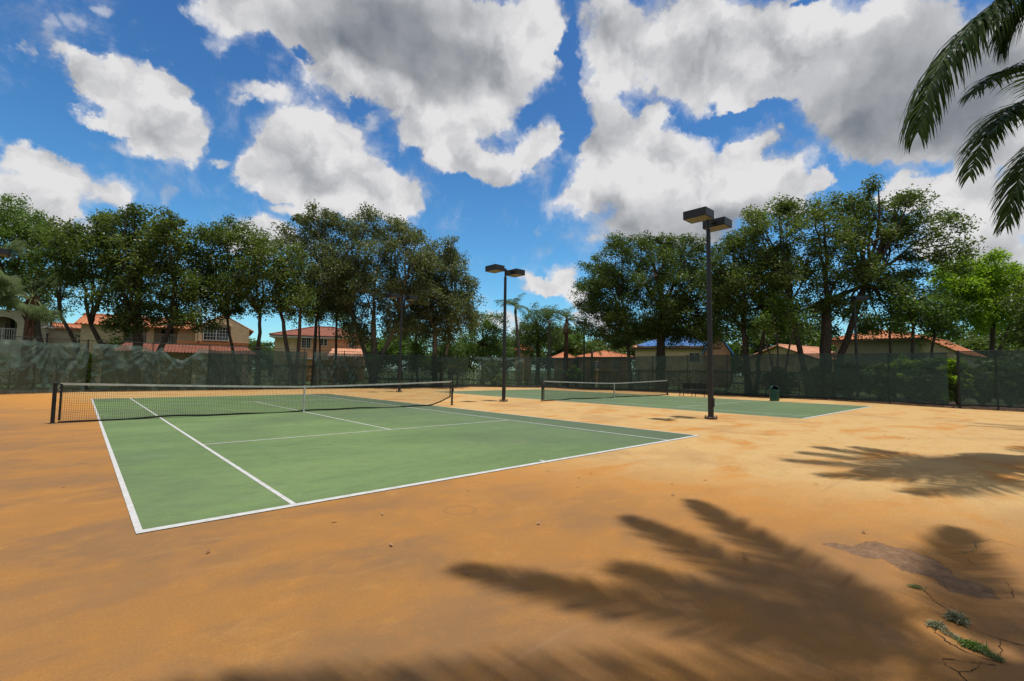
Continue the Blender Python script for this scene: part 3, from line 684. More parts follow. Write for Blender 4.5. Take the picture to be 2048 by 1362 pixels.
tree('oak_tree', 'giant spreading oak with the thickest trunk and long bare limbs on the right', 35,
     [(1645, 1650, 600, .40), (1620, 1580, 600, .20), (1660, 1730, 570, .24)],
     [(1530,440,34),(1575,425,34),(1620,430,36),(1560,480,42),(1620,490,46),(1680,420,32),(1735,410,30),(1780,420,32),(1820,430,34),(1690,470,40),(1750,465,40),(1810,480,40),(1855,470,34),(1600,550,44),(1670,545,44),(1740,540,46),(1810,550,40),(1860,530,34),(1880,500,22),(1560,600,34),(1620,610,34),(1690,610,34),(1760,600,38),(1840,600,38),(1560,412,14),(1700,395,14),(1760,395,14),(1800,400,14),(1500,470,24),(1800,640,30),(1740,650,22),(1600,650,26),(1700,655,22),(1860,650,24),(1545,560,34),(1520,520,34),(1480,560,30),(1470,640,26,5),(1520,655,22,6),(1575,645,24,5),(1640,640,26,6),(1690,620,28,5),(1740,625,26,6),(1800,620,30,5),(1850,635,28,6),(1900,640,22,5)], 'oak', 10, dens=4.6, depth=.85)
tree('small_tree', 'small multi stemmed tree in front of the small orange gable roof', 33,
     [(1553, 1550, 670, .07), (1553, 1535, 660, .06), (1556, 1580, 660, .07)], [(1540,640,22),(1570,630,24),(1590,650,20),(1520,650,18),(1560,600,22)], 'mid', 11, L=.18, per=80)
tree('small_tree', 'slim dark stemmed tree with thin crown right of the giant oak', 33,
     [(1818, 1820, 650, .12), (1790, 1780, 650, .09), (1855, 1860, 640, .09)], [(1800,620,30),(1840,610,32),(1870,640,28),(1780,650,22),(1900,620,26),(1850,660,24),(1895,665,22)], 'mid', 12, L=.2, per=80)
tree('poinciana_tree', 'bright yellow green flat topped tree at the right edge', 38,
     [(1985, 1990, 640, .2), (1960, 2040, 620, .15)], [(1905,550,26),(1940,540,30),(1980,545,28),(2020,555,30),(2060,560,34),(1920,590,32),(1970,590,38),(2030,595,34),(1900,620,26),(1950,635,30),(2080,600,40),(1915,525,14),(1960,522,14),(2010,640,22),(2050,650,26),(1930,560,28),(1985,575,34),(2040,580,34),(1900,580,22),(1940,610,30),(2000,612,28)], 'bright', 13, L=.2, per=130, dens=7.5)
tree('oak_tree', 'dark oak half outside the right edge of the photo', 30,
     [(2105, 2090, 600, .2), (2080, 2060, 640, .12)], [(2085,610,40),(2120,560,50),(2050,640,22),(2100,650,36),(2040,675,16)], 'oak', 14)
tree('small_tree', 'thin light green tree seen between the leaning stems and the pink house', 48,
     [(640, 640, 640, .10)], [(620,590,24),(660,600,26),(640,625,24),(600,630,20),(690,640,24)], 'mid', 15, dens=4)
tree('small_tree', 'fresh green tree below the far oak, above the back fence', 48,
     [(835, 835, 660, .12)], [(820,650,24),(855,670,26),(800,680,22),(880,690,24),(840,700,22),(910,700,22)], 'mid', 16, dens=4.2)
tree('small_tree', 'low green tree in the gap between the white house and the arched window house', 42,
     [(200, 200, 690, .10)], [(175,690,14),(198,680,16),(222,688,14),(240,680,12)], 'mid', 17, dens=5)

# distant green backdrop: one mesh shape, each tree its own object
far_pts = [(-40,92),(60,88),(150,95),(250,86),(340,90),(440,84),(540,92),(620,80),(720,88),(800,82),(900,90),(1010,84),(1120,92),(1190,84),(1290,90),(1380,86),(1460,95),(1540,84),(1620,90),(1700,86),(1790,92),(1880,84),(1960,70),(2050,74)]
far_lab = ['behind the white house','left of centre of the white house roof line','just right of the white house','left of the arched window house','behind the arched window house','in the gap right of the arched window house','left of the pink house','behind the pink house','right of the pink house','behind the grey green oak','behind the narrower dark oak','behind the thin curved palm','behind the short palms','left of the blue covered roof','behind the blue covered roof','right behind the blue covered roof','between the blue covered roof and the small orange gable','behind the small orange gable','right of the small orange gable','left behind the big tiled roof','behind the big tiled roof','behind the slim tree right of the giant oak','behind the bright yellow green tree','at the right edge beyond the bright tree']
def far_proto(seed, hgt):
    rg = np.random.RandomState(seed); k = 75
    v = unit(rg.normal(size=(k, 3))+[0, 0, .2]); c = v*[hgt*.55, hgt*.55, hgt*.40]*rg.uniform(.4, 1, (k, 1))+[0, 0, hgt*.56]
    V, tint = leaves(c, rg.uniform(.9, 1.6, k), 190, .40, rg, np.full(k, .4)+rg.normal(0, .15, k))
    t = MB(); t.tube([(0, 0, -.1), (.1, 0, hgt*.3), (0, .1, hgt*.6)], [.35, .25, .12], 7)
    for q in range(6): t.tube([(0, 0, hgt*.25), c[q]*.6+np.array([0, 0, hgt*.15]), c[q]], [.18, .1, .04], 5)
    return quads_mesh('crown', V, tint), t.mesh('trunk')
protos = [far_proto(40, 8.5), far_proto(41, 7.0), far_proto(42, 9.5)]
fm = ['mid', 'oak', 'dark']; roots = []
for (cm, tm), k in zip(protos, fm): cm.materials.append(LF[k]); tm.materials.append(M_bark)
rg = np.random.RandomState(9)
for i, (px, d) in enumerate(far_pts):
    cm, tm = protos[i % 3]; x, y = G(px, d)
    r_ = empty('distant_tree', (x, y, 0), rg.uniform(0, 6), label='low distant green tree '+far_lab[i], cat='tree', group='distant trees')
    s_ = .9+.3*rg.uniform(); r_.scale = (s_*1.35, s_*1.35, s_*(.8 if 2 <= i <= 8 else .85 if i < 12 else 1.15))
    for nm, me in (('crown', cm), ('trunk', tm)):
        o = bpy.data.objects.new(nm, me); col.objects.link(o); o.parent = r_

# ---------------------------------------------------------------- palms
def frond_mesh(P, llen, nl, w0, rg, segs=3, drop=.35, rr=.022):
    """P: rachis points (k,3)"""
    k = len(P); s = np.linspace(0, 1, k)
    T = unit(np.gradient(P, axis=0))
    Q = []; tint = []
    ts = np.linspace(.14, .995, nl)
    for side in (1, -1):
        for t in ts:
            t = min(.999, t+rg.uniform(-.004, .004))
            p = np.array([np.interp(t, s, P[:, a]) for a in range(3)]); tt = unit(np.array([np.interp(t, s, T[:, a]) for a in range(3)]))
            sd = np.cross(tt, [0, 0, 1.0]); 
            if np.linalg.norm(sd) < .15: sd = np.cross(tt, unit(np.cross(P[1]-P[0], [0, 0, 1.0])+1e-6)) 
            sd = unit(sd)*side; upv = unit(np.cross(sd, tt)*side)
            phi = rad(28+34*t+rg.uniform(-6, 6)); l = llen*(.45+.75*math.sin(math.pi*min(1, t*.78+.12)))*rg.uniform(.85, 1.1)*(1 if t < .9 else 1-(t-.9)*4)
            dvec = unit(sd*math.cos(phi)+tt*math.sin(phi)+upv*rg.uniform(-.15, .28))
            pts = [p]; dd = dvec.copy()
            for j in range(segs):
                dd = unit(dd+np.array([0, 0, -drop*(j+.6)/segs*rg.uniform(.8, 1.2)])); pts.append(pts[-1]+dd*l/segs)
            wv = unit(np.cross(dvec, upv)+rg.normal(0, .25, 3)); ws = w0*np.array([.55]+[1-.78*(j/segs)**1.4 for j in range(1, segs)]+[.06])
            tn = np.clip(.4+rg.normal(0, .2), 0, 1)
            for j in range(segs):
                a, b = pts[j], pts[j+1]; Q.append([a-wv*ws[j]/2, a+wv*ws[j]/2, b+wv*ws[j+1]/2, b-wv*ws[j+1]/2]); tint.append(tn)
    # rachis as a four sided tapered tube
    for i in range(k-1):
        r0, r1 = rr*(1-.8*s[i]), rr*(1-.8*s[i+1]); x = unit(np.cross(T[i], [0, 0, 1.0])+1e-6); y = np.cross(x, T[i])
        c0 = [P[i]+x*r0, P[i]+y*r0, P[i]-x*r0, P[i]-y*r0]; c1 = [P[i+1]+x*r1, P[i+1]+y*r1, P[i+1]-x*r1, P[i+1]-y*r1]
        for j in range(4): Q.append([c0[j], c0[(j+1) % 4], c1[(j+1) % 4], c1[j]]); tint.append(.75)
    return quads_mesh('frond', np.array(Q), np.array(tint))
def frond_path(a, e0, L, droop, k=15):
    P = [np.zeros(3)]; 
    for i in range(k-1):
        t = i/(k-1); e = e0-droop*t**1.25; P.append(P[-1]+L/(k-1)*np.array([math.cos(e)*math.cos(a), math.cos(e)*math.sin(a), math.sin(e)]))
    return np.array(P)
def feather_palm(label, x, y, h, fronds, rg, llen=.6, nl=44, w0=.035, segs=3, lean=(0, 0), tr=.15, hero=(), name='feather_palm', group='palms', drop=.35, crownshaft=True, bark=None, dead=0):
    root = empty(name, (x, y, 0), label=label, cat='palm tree', group=group)
    k = 12; t = np.linspace(0, 1, k)[:, None]; P = np.hstack([lean[0]*t**1.6, lean[1]*t**1.6, t*(h-.05)-.08*(1-t)])
    m = MB(); rads = tr*(1.25-.45*t[:, 0]); rads[0] *= 1.35
    PP = []; RR = []
    for i in range(k-1):
        for q in (0, .5): PP.append(P[i]*(1-q)+P[i+1]*q); RR.append(rads[i]*(1.04 if q == 0 else .97))
    PP.append(P[-1]); RR.append(rads[-1]); m.tube(PP, RR, 12); m.build('trunk', bark or M_barkp, root, smooth=True)
    top = P[-1]
    if crownshaft:
        m = MB(); m.tube([top-[0, 0, .02], top+[0, 0, .25], top+[0, 0, .7], top+[0, 0, 1.0]], [tr*.9, tr*1.0, tr*.6, tr*.3], 12); m.build('crownshaft', M_shaft, root, smooth=True); top = top+np.array([0, 0, .7])
    for (a, e0, L, dr) in fronds:
        me = frond_mesh(frond_path(a, e0, L, dr)+top, llen, nl, w0, rg, segs, drop, tr*.16); mkobj('frond', me, LF['palm'], root)
    for (mid, tip) in hero:
        o = np.array([x, y, 0]); me = frond_mesh(bez(top, np.array(mid)-o, np.array(tip)-o, 20), llen, int(nl*1.3), w0, rg, segs, drop, tr*.16); mkobj('frond', me, LF['palm'], root)
    for q in range(dead):
        a = rg.uniform(0, 6.28); me = frond_mesh(frond_path(a, rad(-35), 1.7, rad(55), 10)+top-[0, 0, .3], llen*.6, 22, w0, rg, 2, .5, .02); mkobj('dead_frond', me, LF['straw'], root)
    return root
M_shaft = pmat('green crownshaft', (.10, .15, .05), .5, .2, 4)
rg = np.random.RandomState(77)
def rf(n_, L, lo=-10, hi=75, dr=(55, 85), ph=0):
    return [(ph+i*2.39996+rg.uniform(-.2, .2), rad(lo+(hi-lo)*((i*.618) % 1)), L*rg.uniform(.85, 1.08), rad(rg.uniform(*dr))) for i in range(n_)]
# the tall palm whose frond hangs into the top right corner
def rf2(n_, L, lo, hi, dr, a0, a1):
    return [(rad(a0+(a1-a0)*(i+.5)/n_+rg.uniform(-6, 6)), rad(lo+(hi-lo)*((i*.618) % 1)), L*rg.uniform(.9, 1.08), rad(rg.uniform(*dr))) for i in range(n_)]
feather_palm('tall feather palm by the right edge, its long dark frond hanging into the corner', 7.3, -18.9, 8.6,
   rf2(5, 3.8, 30, 60, (50, 60), 205, 255)+rf2(6, 3.8, 10, 60, (50, 70), -110, 0), rg, llen=.92, nl=120, w0=.044, segs=4, tr=.2,
   hero=[(W(1868, 0, 8.2), W(1836, 264, 7.6)), (W(2000, -60, 8.6), W(1935, 80, 8.6)), (W(2060, -40, 8.6), W(2010, 60, 9.0))], drop=1.05)
feather_palm('lower feather palm whose three fronds reach in from the right edge', 9.0, -18.35, 6.1,
   rf2(9, 3.4, 0, 60, (50, 75), -160, -5), rg, llen=.66, nl=84, w0=.046, segs=4, tr=.17,
   hero=[(W(2080, 60, 8.8), W(1944, 186, 8.2)), (W(2010, 120, 9.2), W(1938, 352, 8.4)), (W(2045, 260, 9.4), W(2012, 450, 9.3)), (W(2100, 150, 9.0), W(1975, 268, 8.6))], drop=.45)
feather_palm('tallest feather palm outside the frame, shading the paving right of the near court', 6.4, -19.1, 10.9,
   rf2(6, 3.35, 0, 22, (20, 34), 50, 166)+rf2(7, 3.4, 10, 60, (50, 70), 185, 370), rg, llen=.60, nl=60, w0=.06, segs=2, tr=.2)
FB = [(152, 10, 5.2, 44), (160, 6, 4.6, 40), (174, 12, 5.0, 48), (54, 14, 3.4, 44), (73, 30, 3.0, 60), (115, 12, 3.3, 42), (141, 14, 4.5, 46), (166, 18, 4.2, 50), (192, 20, 3.4, 55), (8, 16, 3.2, 55), (-20, 30, 3.2, 60), (-60, 10, 3.3, 60), (-110, 25, 3.2, 60), (230, 10, 3.2, 60), (95, 66, 2.6, 60)]
feather_palm('feather palm outside the frame that shades the bottom right of the paving', -.75, -19.05, 12.6,
   [(rad(a_), rad(e_), l_, rad(d_)) for a_, e_, l_, d_ in FB], rg, llen=.44, nl=60, w0=.07, segs=2, tr=.2)
feather_palm('feather palm beyond the right edge that shades the far paving by the fence', 17.5, -21.2, 6.8,
   rf2(6, 4.2, 15, 40, (45, 60), 95, 170)+rf2(7, 3.2, 5, 60, (50, 70), 180, 440), rg, llen=.62, nl=40, w0=.05, segs=2, tr=.18)
# small palms in the distance
x, y = G(1040, 52); feather_palm('thin curved feather palm alone against the sky beside the middle court light', x, y, HZ(1030, 612, 52)-.7, rf(13, 2.7, -5, 75, (60, 95)), rg, llen=.62, nl=30, w0=.06, segs=2, lean=(-.45, .4), tr=.17, drop=.6)
x, y = G(1131, 56); feather_palm('shaggy feather palm with hanging dead fronds left of the big round oak', x, y, HZ(1133, 636, 56), rf(14, 3.0, 0, 80, (55, 90)), rg, llen=.6, nl=28, w0=.06, segs=2, lean=(.2, 0), tr=.26, crownshaft=False, bark=M_barkr, dead=7)
x, y = G(1098, 58); feather_palm('short feather palm left of the shaggy one', x, y, HZ(1098, 640, 58), rf(13, 2.9, 5, 80, (55, 85)), rg, llen=.6, nl=28, w0=.06, segs=2, tr=.2, crownshaft=False)
x, y = G(1184, 56); feather_palm('low feather palm under the left side of the big round oak', x, y, HZ(1184, 700, 56), rf(10, 2.4, 20, 80, (55, 85)), rg, llen=.5, nl=24, w0=.06, segs=2, tr=.15, crownshaft=False)
x, y = G(626, 41); feather_palm('slender palm with a straight bare trunk left of the pink house window', x, y, HZ(626, 575, 41), rf(9, 1.9, 10, 75, (55, 85)), rg, llen=.4, nl=24, w0=.05, segs=2, tr=.13, lean=(.1, 0), bark=M_bark)
x, y = G(670, 43); feather_palm('slender palm with a dark low crown in front of the pink house', x, y, HZ(668, 630, 43), rf(11, 1.7, -10, 70, (60, 90)), rg, llen=.4, nl=24, w0=.05, segs=2, tr=.11, lean=(-.1, 0), bark=M_bark)
x, y = G(1885, 31); feather_palm('young palm with one long arching frond above the right fence', x, y, 1.2, [(rad(-20), rad(70), 3.2, rad(95)), (rad(-60), rad(60), 3.0, rad(100)), (rad(100), rad(70), 2.8, rad(90)), (rad(170), rad(60), 2.8, rad(90)), (rad(230), rad(65), 2.6, rad(90))], rg, llen=.42, nl=30, w0=.045, segs=2, tr=.12, crownshaft=False)
x, y = G(990, 49); feather_palm('small young palm growing through the gap at the fence corner', x, y, .5, rf(9, 1.9, 30, 85, (50, 85)), rg, llen=.4, nl=24, w0=.05, segs=2, tr=.10, crownshaft=False)
x, y = G(915, 50); feather_palm('small arching palm above the right end of the back fence', x, y, 1.6, rf(9, 2.2, 20, 85, (55, 85)), rg, llen=.45, nl=24, w0=.05, segs=2, tr=.10, crownshaft=False)

def fan_palm(label, x, y, h, nf, L, seed, tr=.2, lean=(0, 0)):
    rg = np.random.RandomState(seed); root = empty('sabal_palm', (x, y, 0), label=label, cat='palm tree', group='palms')
    k = 9; t = np.linspace(0, 1, k)[:, None]; P = np.hstack([lean[0]*t, lean[1]*t, t*h-.08])
    m = MB(); m.tube(P, np.r_[tr*1.3, np.full(k-3, tr), tr*1.15, tr*1.35], 12)
    for q in range(26):
        a = q*2.4; z = h*(.72+.28*q/26); c = np.array([lean[0]*z/h, lean[1]*z/h, z]); m.tube([c+[math.cos(a)*tr*.8, math.sin(a)*tr*.8, -.1], c+[math.cos(a)*tr*1.7, math.sin(a)*tr*1.7, .16]], [.06, .03], 4)
    m.build('trunk', M_barkr, root, smooth=False); top = P[-1]
    for i in range(nf):
        a = i*2.39996+rg.uniform(-.2, .2); e = rad(-45+120*((i*.618) % 1)); Q = []; tint = []
        pl = L*rg.uniform(.75, 1.0); pp = frond_path(a, e, pl, rad(28), 6)+top
        ax = unit(pp[-1]-pp[-2]); sd = unit(np.cross(ax, [0, 0, 1.0])); up = np.cross(sd, ax); ro = rg.uniform(-1.1, 1.1); sd, up = sd*math.cos(ro)+up*math.sin(ro), up*math.cos(ro)-sd*math.sin(ro); tb = .4+rg.normal(0, .12)
        for j in range(5):
            w_ = .018; Q.append([pp[j]-sd*w_, pp[j]+sd*w_, pp[j+1]+sd*w_, pp[j+1]-sd*w_]); tint.append(.8)
        fl = .95*rg.uniform(.85, 1.1)
        for s_ in np.linspace(-1.7, 1.7, 24):
            d0 = unit(ax*math.cos(s_)+sd*math.sin(s_)+up*.12*math.cos(s_*2)); w_ = unit(np.cross(d0, up)); c0 = pp[-1]; l = fl*(1-.18*abs(s_)/1.75)
            c1 = c0+d0*l*.55; d1 = unit(d0+np.array([0, 0, -.35])); c2 = c1+d1*l*.28; d2 = unit(d1+np.array([0, 0, -.9])); c3 = c2+d2*l*.22
            for (p, q_, wa, wb) in ((c0, c1, .006, .022), (c1, c2, .022, .013), (c2, c3, .013, .002)):
                Q.append([p-w_*wa, p+w_*wa, q_+w_*wb, q_-w_*wb]); tint.append(np.clip(tb+rg.normal(0, .15), 0, 1))
        mkobj('frond', quads_mesh('frond', np.array(Q), np.array(tint)), LF['fan'], root)
x, y = G(44, 30); fan_palm('sabal palm with a reddish trunk and drooping fan leaves in front of the white house', x, y, HZ(48, 590, 30), 34, 1.55, 21, tr=.24, lean=(.15, 0))
x, y = G(-38, 28); fan_palm('sabal palm cut off by the left edge, higher than the one beside it', x, y, HZ(-20, 520, 28), 32, 1.5, 22, tr=.24)
# ================================================================== HOUSES
M_cream = pmat('cream stucco', (.74, .57, .37), .9, .08, 3, bump=.3)
M_ivory = pmat('ivory stucco', (.72, .61, .47), .9, .08, 3, bump=.3)
M_pink = pmat('pink stucco', (.72, .38, .22), .9, .08, 3, bump=.3)
M_sage = pmat('grey green stucco', (.26, .26, .20), .9, .08, 3, bump=.3)
M_peach = pmat('peach stucco', (.50, .30, .19), .9, .08, 3, bump=.3)
M_trimo = pmat('terracotta band', (.48, .20, .08), .9, .1, 4)
M_white = pmat('white paint', (.62, .61, .58), .6, .05, 4)
M_pane = pmat('dark window glass', (.035, .045, .05), .08, .3, 2, spec=.8)
M_shade = pmat('balcony interior wall', (.30, .23, .16), .9, .1, 3)
M_tarp = pmat('blue roof tarp', (.03, .15, .42), .6, .2, 2, bump=.6, bscale=6)
M_gut = pmat('dark fascia', (.10, .075, .06), .7, .1, 4)
def tile_mat(name, c1, c2, rot=0):
    m = bpy.data.materials.new(name); m.use_nodes = True; t = m.node_tree; nn = N(t); b = t.nodes['Principled BSDF']
    co = nn.new('ShaderNodeTexCoord').outputs['Object']
    nz = nn.noise(co, 5, 5, .7); n2 = nn.noise(co, .7, 4, .6)
    c = nn.mix(nn.rng(nz, .35, .65), c1, c2); c = nn.mix(nn.rng(n2, .5, .7, 0, .4), c, tuple(x*.6 for x in c1))
    nn.put(b.inputs['Base Color'], c); b.inputs['Roughness'].default_value = .85; b.inputs['Specular IOR Level'].default_value = .2
    return m
M_tile = tile_mat('orange clay tile', (.36, .12, .055), (.56, .24, .125))
M_tiler = tile_mat('weathered red clay tile', (.17, .062, .042), (.30, .12, .08))
M_tilep = tile_mat('pale salmon clay tile', (.52, .24, .14), (.70, .38, .25))
def roof_plane(mb, a, b, c, d, th=.08, pitch=.30):
    """a,b eave (left,right), c,d ridge (right,left): raised barrel tile ribs along the fall line plus a deck"""
    a, b, c, d = [np.array(q, float) for q in (a, b, c, d)]
    nrm = unit(np.cross(b-a, d-a)) if np.linalg.norm(d-a) > .1 else unit(np.cross(b-a, c-a))
    if nrm[2] < 0: nrm = -nrm
    tri = np.linalg.norm(c-d) < .05
    top = [a, b, c] if tri else [a, b, c, d]; k = len(top)
    P = top+[p-nrm*th for p in top]
    mb.add(P, [tuple(range(k)), tuple(range(k, 2*k))[::-1]]+[(i, (i+1) % k+0, (i+1) % k+k, i+k) for i in range(k)])
    n_ = max(3, int(np.linalg.norm(b-a)/pitch)); e = unit(b-a)
    mid = (c+d)/2; H = mid-a; fall = H-e*np.dot(H, e); hl = np.linalg.norm(fall); fall = fall/hl
    sd, sc = np.dot(d-a, e), np.dot(c-a, e); Lb = np.linalg.norm(b-a)
    for i in range(n_):
        s = (i+.5)/n_*Lb
        t = 1.0
        if s < sd: t = s/max(sd, 1e-6)
        elif s > sc: t = (Lb-s)/max(Lb-sc, 1e-6)
        if t*hl < .2: continue
        p = a+e*s; q = p+fall*hl*t; w_ = pitch*.28
        mb.add([p-e*w_+nrm*.002, p+nrm*.07, p+e*w_+nrm*.002, q-e*w_+nrm*.002, q+nrm*.07, q+e*w_+nrm*.002], [(0, 1, 4, 3), (1, 2, 5, 4), (0, 2, 1), (3, 4, 5)])
def gable_roof(parent, x0, x1, y0, y1, ze, zr, mat, axis='y', ov=.35):
    m = MB()
    if axis == 'y':   # ridge along y
        xm = (x0+x1)/2; s = (zr-ze)/(xm-x0); y0 -= ov; y1 += ov; zl = ze-s*ov
        roof_plane(m, (x0-ov, y1, zl), (x0-ov, y0, zl), (xm, y0, zr), (xm, y1, zr)); roof_plane(m, (x1+ov, y0, zl), (x1+ov, y1, zl), (xm, y1, zr), (xm, y0, zr))
        m.tube([(xm, y0, zr+.04), (xm, y1, zr+.04)], .11, 8)
    else:
        ym = (y0+y1)/2; s = (zr-ze)/(ym-y0); x0 -= ov; x1 += ov; zl = ze-s*ov
        roof_plane(m, (x0, y0-ov, zl), (x1, y0-ov, zl), (x1, ym, zr), (x0, ym, zr)); roof_plane(m, (x1, y1+ov, zl), (x0, y1+ov, zl), (x0, ym, zr), (x1, ym, zr))
        m.tube([(x0, ym, zr+.04), (x1, ym, zr+.04)], .11, 8)
    return m.build('roof', mat, parent)
def hip_roof(parent, x0, x1, y0, y1, ze, zr, mat, ov=.45, inset=None):
    m = MB(); x0 -= ov; x1 += ov; y0 -= ov; y1 += ov; ym = (y0+y1)/2; ins = inset or (y1-y0)/2; a, b = x0+ins, x1-ins
    if a >= b: a = b = (x0+x1)/2
    roof_plane(m, (x0, y0, ze), (x1, y0, ze), (b, ym, zr), (a, ym, zr)); roof_plane(m, (x1, y1, ze), (x0, y1, ze), (a, ym, zr), (b, ym, zr))
    roof_plane(m, (x0, y1, ze), (x0, y0, ze), (a, ym, zr), (a, ym, zr)); roof_plane(m, (x1, y0, ze), (x1, y1, ze), (b, ym, zr), (b, ym, zr))
    for p, q in (((x0, y0), (a, ym)), ((x0, y1), (a, ym)), ((x1, y0), (b, ym)), ((x1, y1), (b, ym))): m.tube([(*p, ze+.05), (*q, zr+.05)], .1, 6)
    m.tube([(a, ym, zr+.05), (b, ym, zr+.05)], .11, 6)
    r = m.build('roof', mat, parent)
    f = MB(); f.box(x0+.03, x1-.03, y0+.03, y1-.03, ze-.30, ze-.12); f.build('fascia', M_gut if mat is not M_tiler else M_white, r)
    return r
def window(parent, x0, x1, z0, z1, y, cols=4, rows=3, arch=0):
    """on a wall facing -y"""
    f = MB(); t = .07
    f.box(x0-t, x0, y-.05, y+.02, z0-t, z1+t); f.box(x1, x1+t, y-.05, y+.02, z0-t, z1+t); f.box(x0, x1, y-.05, y+.02, z0-t, z0); f.box(x0, x1, y-.05, y+.02, z1, z1+t)
    for i in range(1, cols):
        xx = x0+(x1-x0)*i/cols; ww = .04 if i == cols/2 else .016; f.box(xx-ww, xx+ww, y-.035, y-.005, z0, z1)
    for j in range(1, rows):
        zz = z0+(z1-z0)*j/rows; f.box(x0, x1, y-.03, y-.008, zz-.014, zz+.014)
    o = f.build('window', M_white, parent); p = MB(); p.box(x0, x1, y-.004, y+.01, z0, z1); p.build('pane', M_pane, o); return o
def railing(parent, x0, x1, y, z0, z1):
    m = MB(); m.box(x0, x1, y-.03, y+.03, z1-.06, z1); m.box(x0, x1, y-.025, y+.025, z0, z0+.05); n_ = int((x1-x0)/.13)
    for i in range(n_+1): xx = x0+.03+(x1-x0-.06)*i/n_; m.box(xx-.018, xx+.018, y-.018, y+.018, z0+.05, z1-.06)
    m.box((x0+x1)/2-.045, (x0+x1)/2+.045, y-.035, y+.035, z0, z1+.02)
    return m.build('railing', M_white, parent)
def wall_arch(mb, x0, x1, z0, z1, y0, y1, openings):
    """wall slab between y0..y1 with arched openings (xa, xb, za, zspring, rise)"""
    xs = x0
    for (xa, xb, za, zs, rise) in sorted(openings):
        mb.box(xs, xa, y0, y1, z0, z1)
        if za > z0: mb.box(xa, xb, y0, y1, z0, za)
        k = 10; prev = None
        for i in range(k):
            a0, a1 = math.pi-math.pi*i/k, math.pi-math.pi*(i+1)/k; xm, hw = (xa+xb)/2, (xb-xa)/2
            p0 = (xm+hw*math.cos(a0), zs+rise*math.sin(a0)); p1 = (xm+hw*math.cos(a1), zs+rise*math.sin(a1))
            mb.prism([(p0[0], p0[1]), (p1[0], p1[1]), (p1[0], z1), (p0[0], z1)], 'y', y0, y1)
        xs = xb
    mb.box(xs, x1, y0, y1, z0, z1)
def facing(px, d, extra=0):
    x, y = G(px, d); v = np.array([x, y])-CAM[:2]; a = math.atan2(v[1], v[0])-math.pi/2+extra; return (x, y, 0), a

# --- white house at the left edge
d = 40; sc_ = d/F; loc, a = facing(60, d)
hs = empty('white_house', loc, a, label='two storey ivory house with arched balcony openings at the left edge', cat='house')
X = lambda px: (px-60)*sc_*1.0/ (math.cos(math.atan((60-1024)/F)))*.76
zt = HZ(60, 622, d); zf = HZ(60, 682, d); m = MB()
wall_arch(m, X(-60), X(72), 0, zt, 0, .3, [(X(-50), X(-12), zf, HZ(60, 652, d), .62), (X(2), X(38), zf, HZ(60, 652, d), .68), (X(54), X(66), zf+.2, HZ(60, 650, d), .4)])
m.box(X(-60), X(72), 2.2, 2.5, 0, zt); m.box(X(-60), X(72), .302, 2.198, zf-.25, zf-.02); m.box(X(-60), X(72), .302, 2.198, zt-.35, zt)
m.box(X(72), X(72)+.3, 0, 2.5, 0, zt); m.box(X(-60)-.3, X(-60), 0, 8, 0, zt); m.build('wall', M_ivory, hs)
m = MB(); m.box(X(72)+.302, X(178), .9, 9, 0, HZ(120, 650, d)); m.box(X(-60), X(72), 2.51, 9, 0, zt-.3); m.build('side_wing', M_ivory, hs)
gable_roof(hs, X(-60), X(72)+.3, .0, 9, zt, zt+1.25, M_tile, 'y')
gable_roof(hs, X(73)+.7, X(178), 0.9, 9, HZ(120, 652, d), HZ(120, 640, d)+.1, M_tile, 'x', ov=.3)
railing(hs, X(2), X(38), .12, zf, zf+1.0); railing(hs, X(-50), X(-12), .12, zf, zf+1.0)
m = MB(); m.box(X(72), X(178), .86, .898, HZ(120, 692, d), HZ(120, 690, d)); m.box(X(-60), X(178), -.06, -.002, zf-.35, zf-.15); m.build('string_course', M_cream, hs)
window(hs, X(24), X(34), zf+.05, zf+2.1, 2.19, 2, 4); window(hs, X(96), X(108), 1.0, 2.2, .895, 2, 3)

# --- cream house with the gabled bay
d = 45; sc_ = d/F; loc, a = facing(440, d); hs = empty('arched_window_house', loc, a, label='cream house with an arched window, white balcony rails and a low red porch roof', cat='house')
kx = .80; X = lambda px: (px-440)*sc_/kx*.80*1.0/math.cos(math.atan(584/F))*.92
zE = HZ(440, 655, d); zA = HZ(440, 629, d)
m = MB(); x0, x1 = X(398), X(483); m.box(x0, x1, 0, 7, 0, zE-.002)
m.prism([(x0, zE), (x1, zE), ((x0+x1)/2+.15, zA)], 'y', 0, .4)
m.box(X(240), x0-.002, 2.0, 7, 0, zE-.1); m.box(X(240), X(270), .5, 1.998, 0, zE-.1)
wall_arch(m, X(270)+.002, x0-.004, HZ(440, 692, d), zE-.1, .5, .8, [(X(296), X(327), HZ(440, 692, d)+.01, HZ(440, 656, d), .35), (X(337), X(371), HZ(440, 692, d)+.01, HZ(440, 656, d), .35)])
m.box(X(240), x0-.004, .804, 1.996, HZ(440, 698, d), HZ(440, 692, d))
m.build('wall', M_cream, hs)
railing(hs, X(296), X(327), .65, HZ(440, 689, d), HZ(440, 672, d)); railing(hs, X(337), X(371), .65, HZ(440, 689, d), HZ(440, 672, d))
for q_, r_ in ((298, 318), (345, 362)): m = MB(); m.box(X(q_), X(r_), 1.95, 1.995, HZ(440, 692, d), HZ(440, 660, d)); m.build('balcony_door', M_pane, hs)
window(hs, X(411), X(449), HZ(440, 680, d), HZ(440, 654, d), -.02, 8, 4)
m = MB(); k = 12; xa, xb = X(405), X(453)
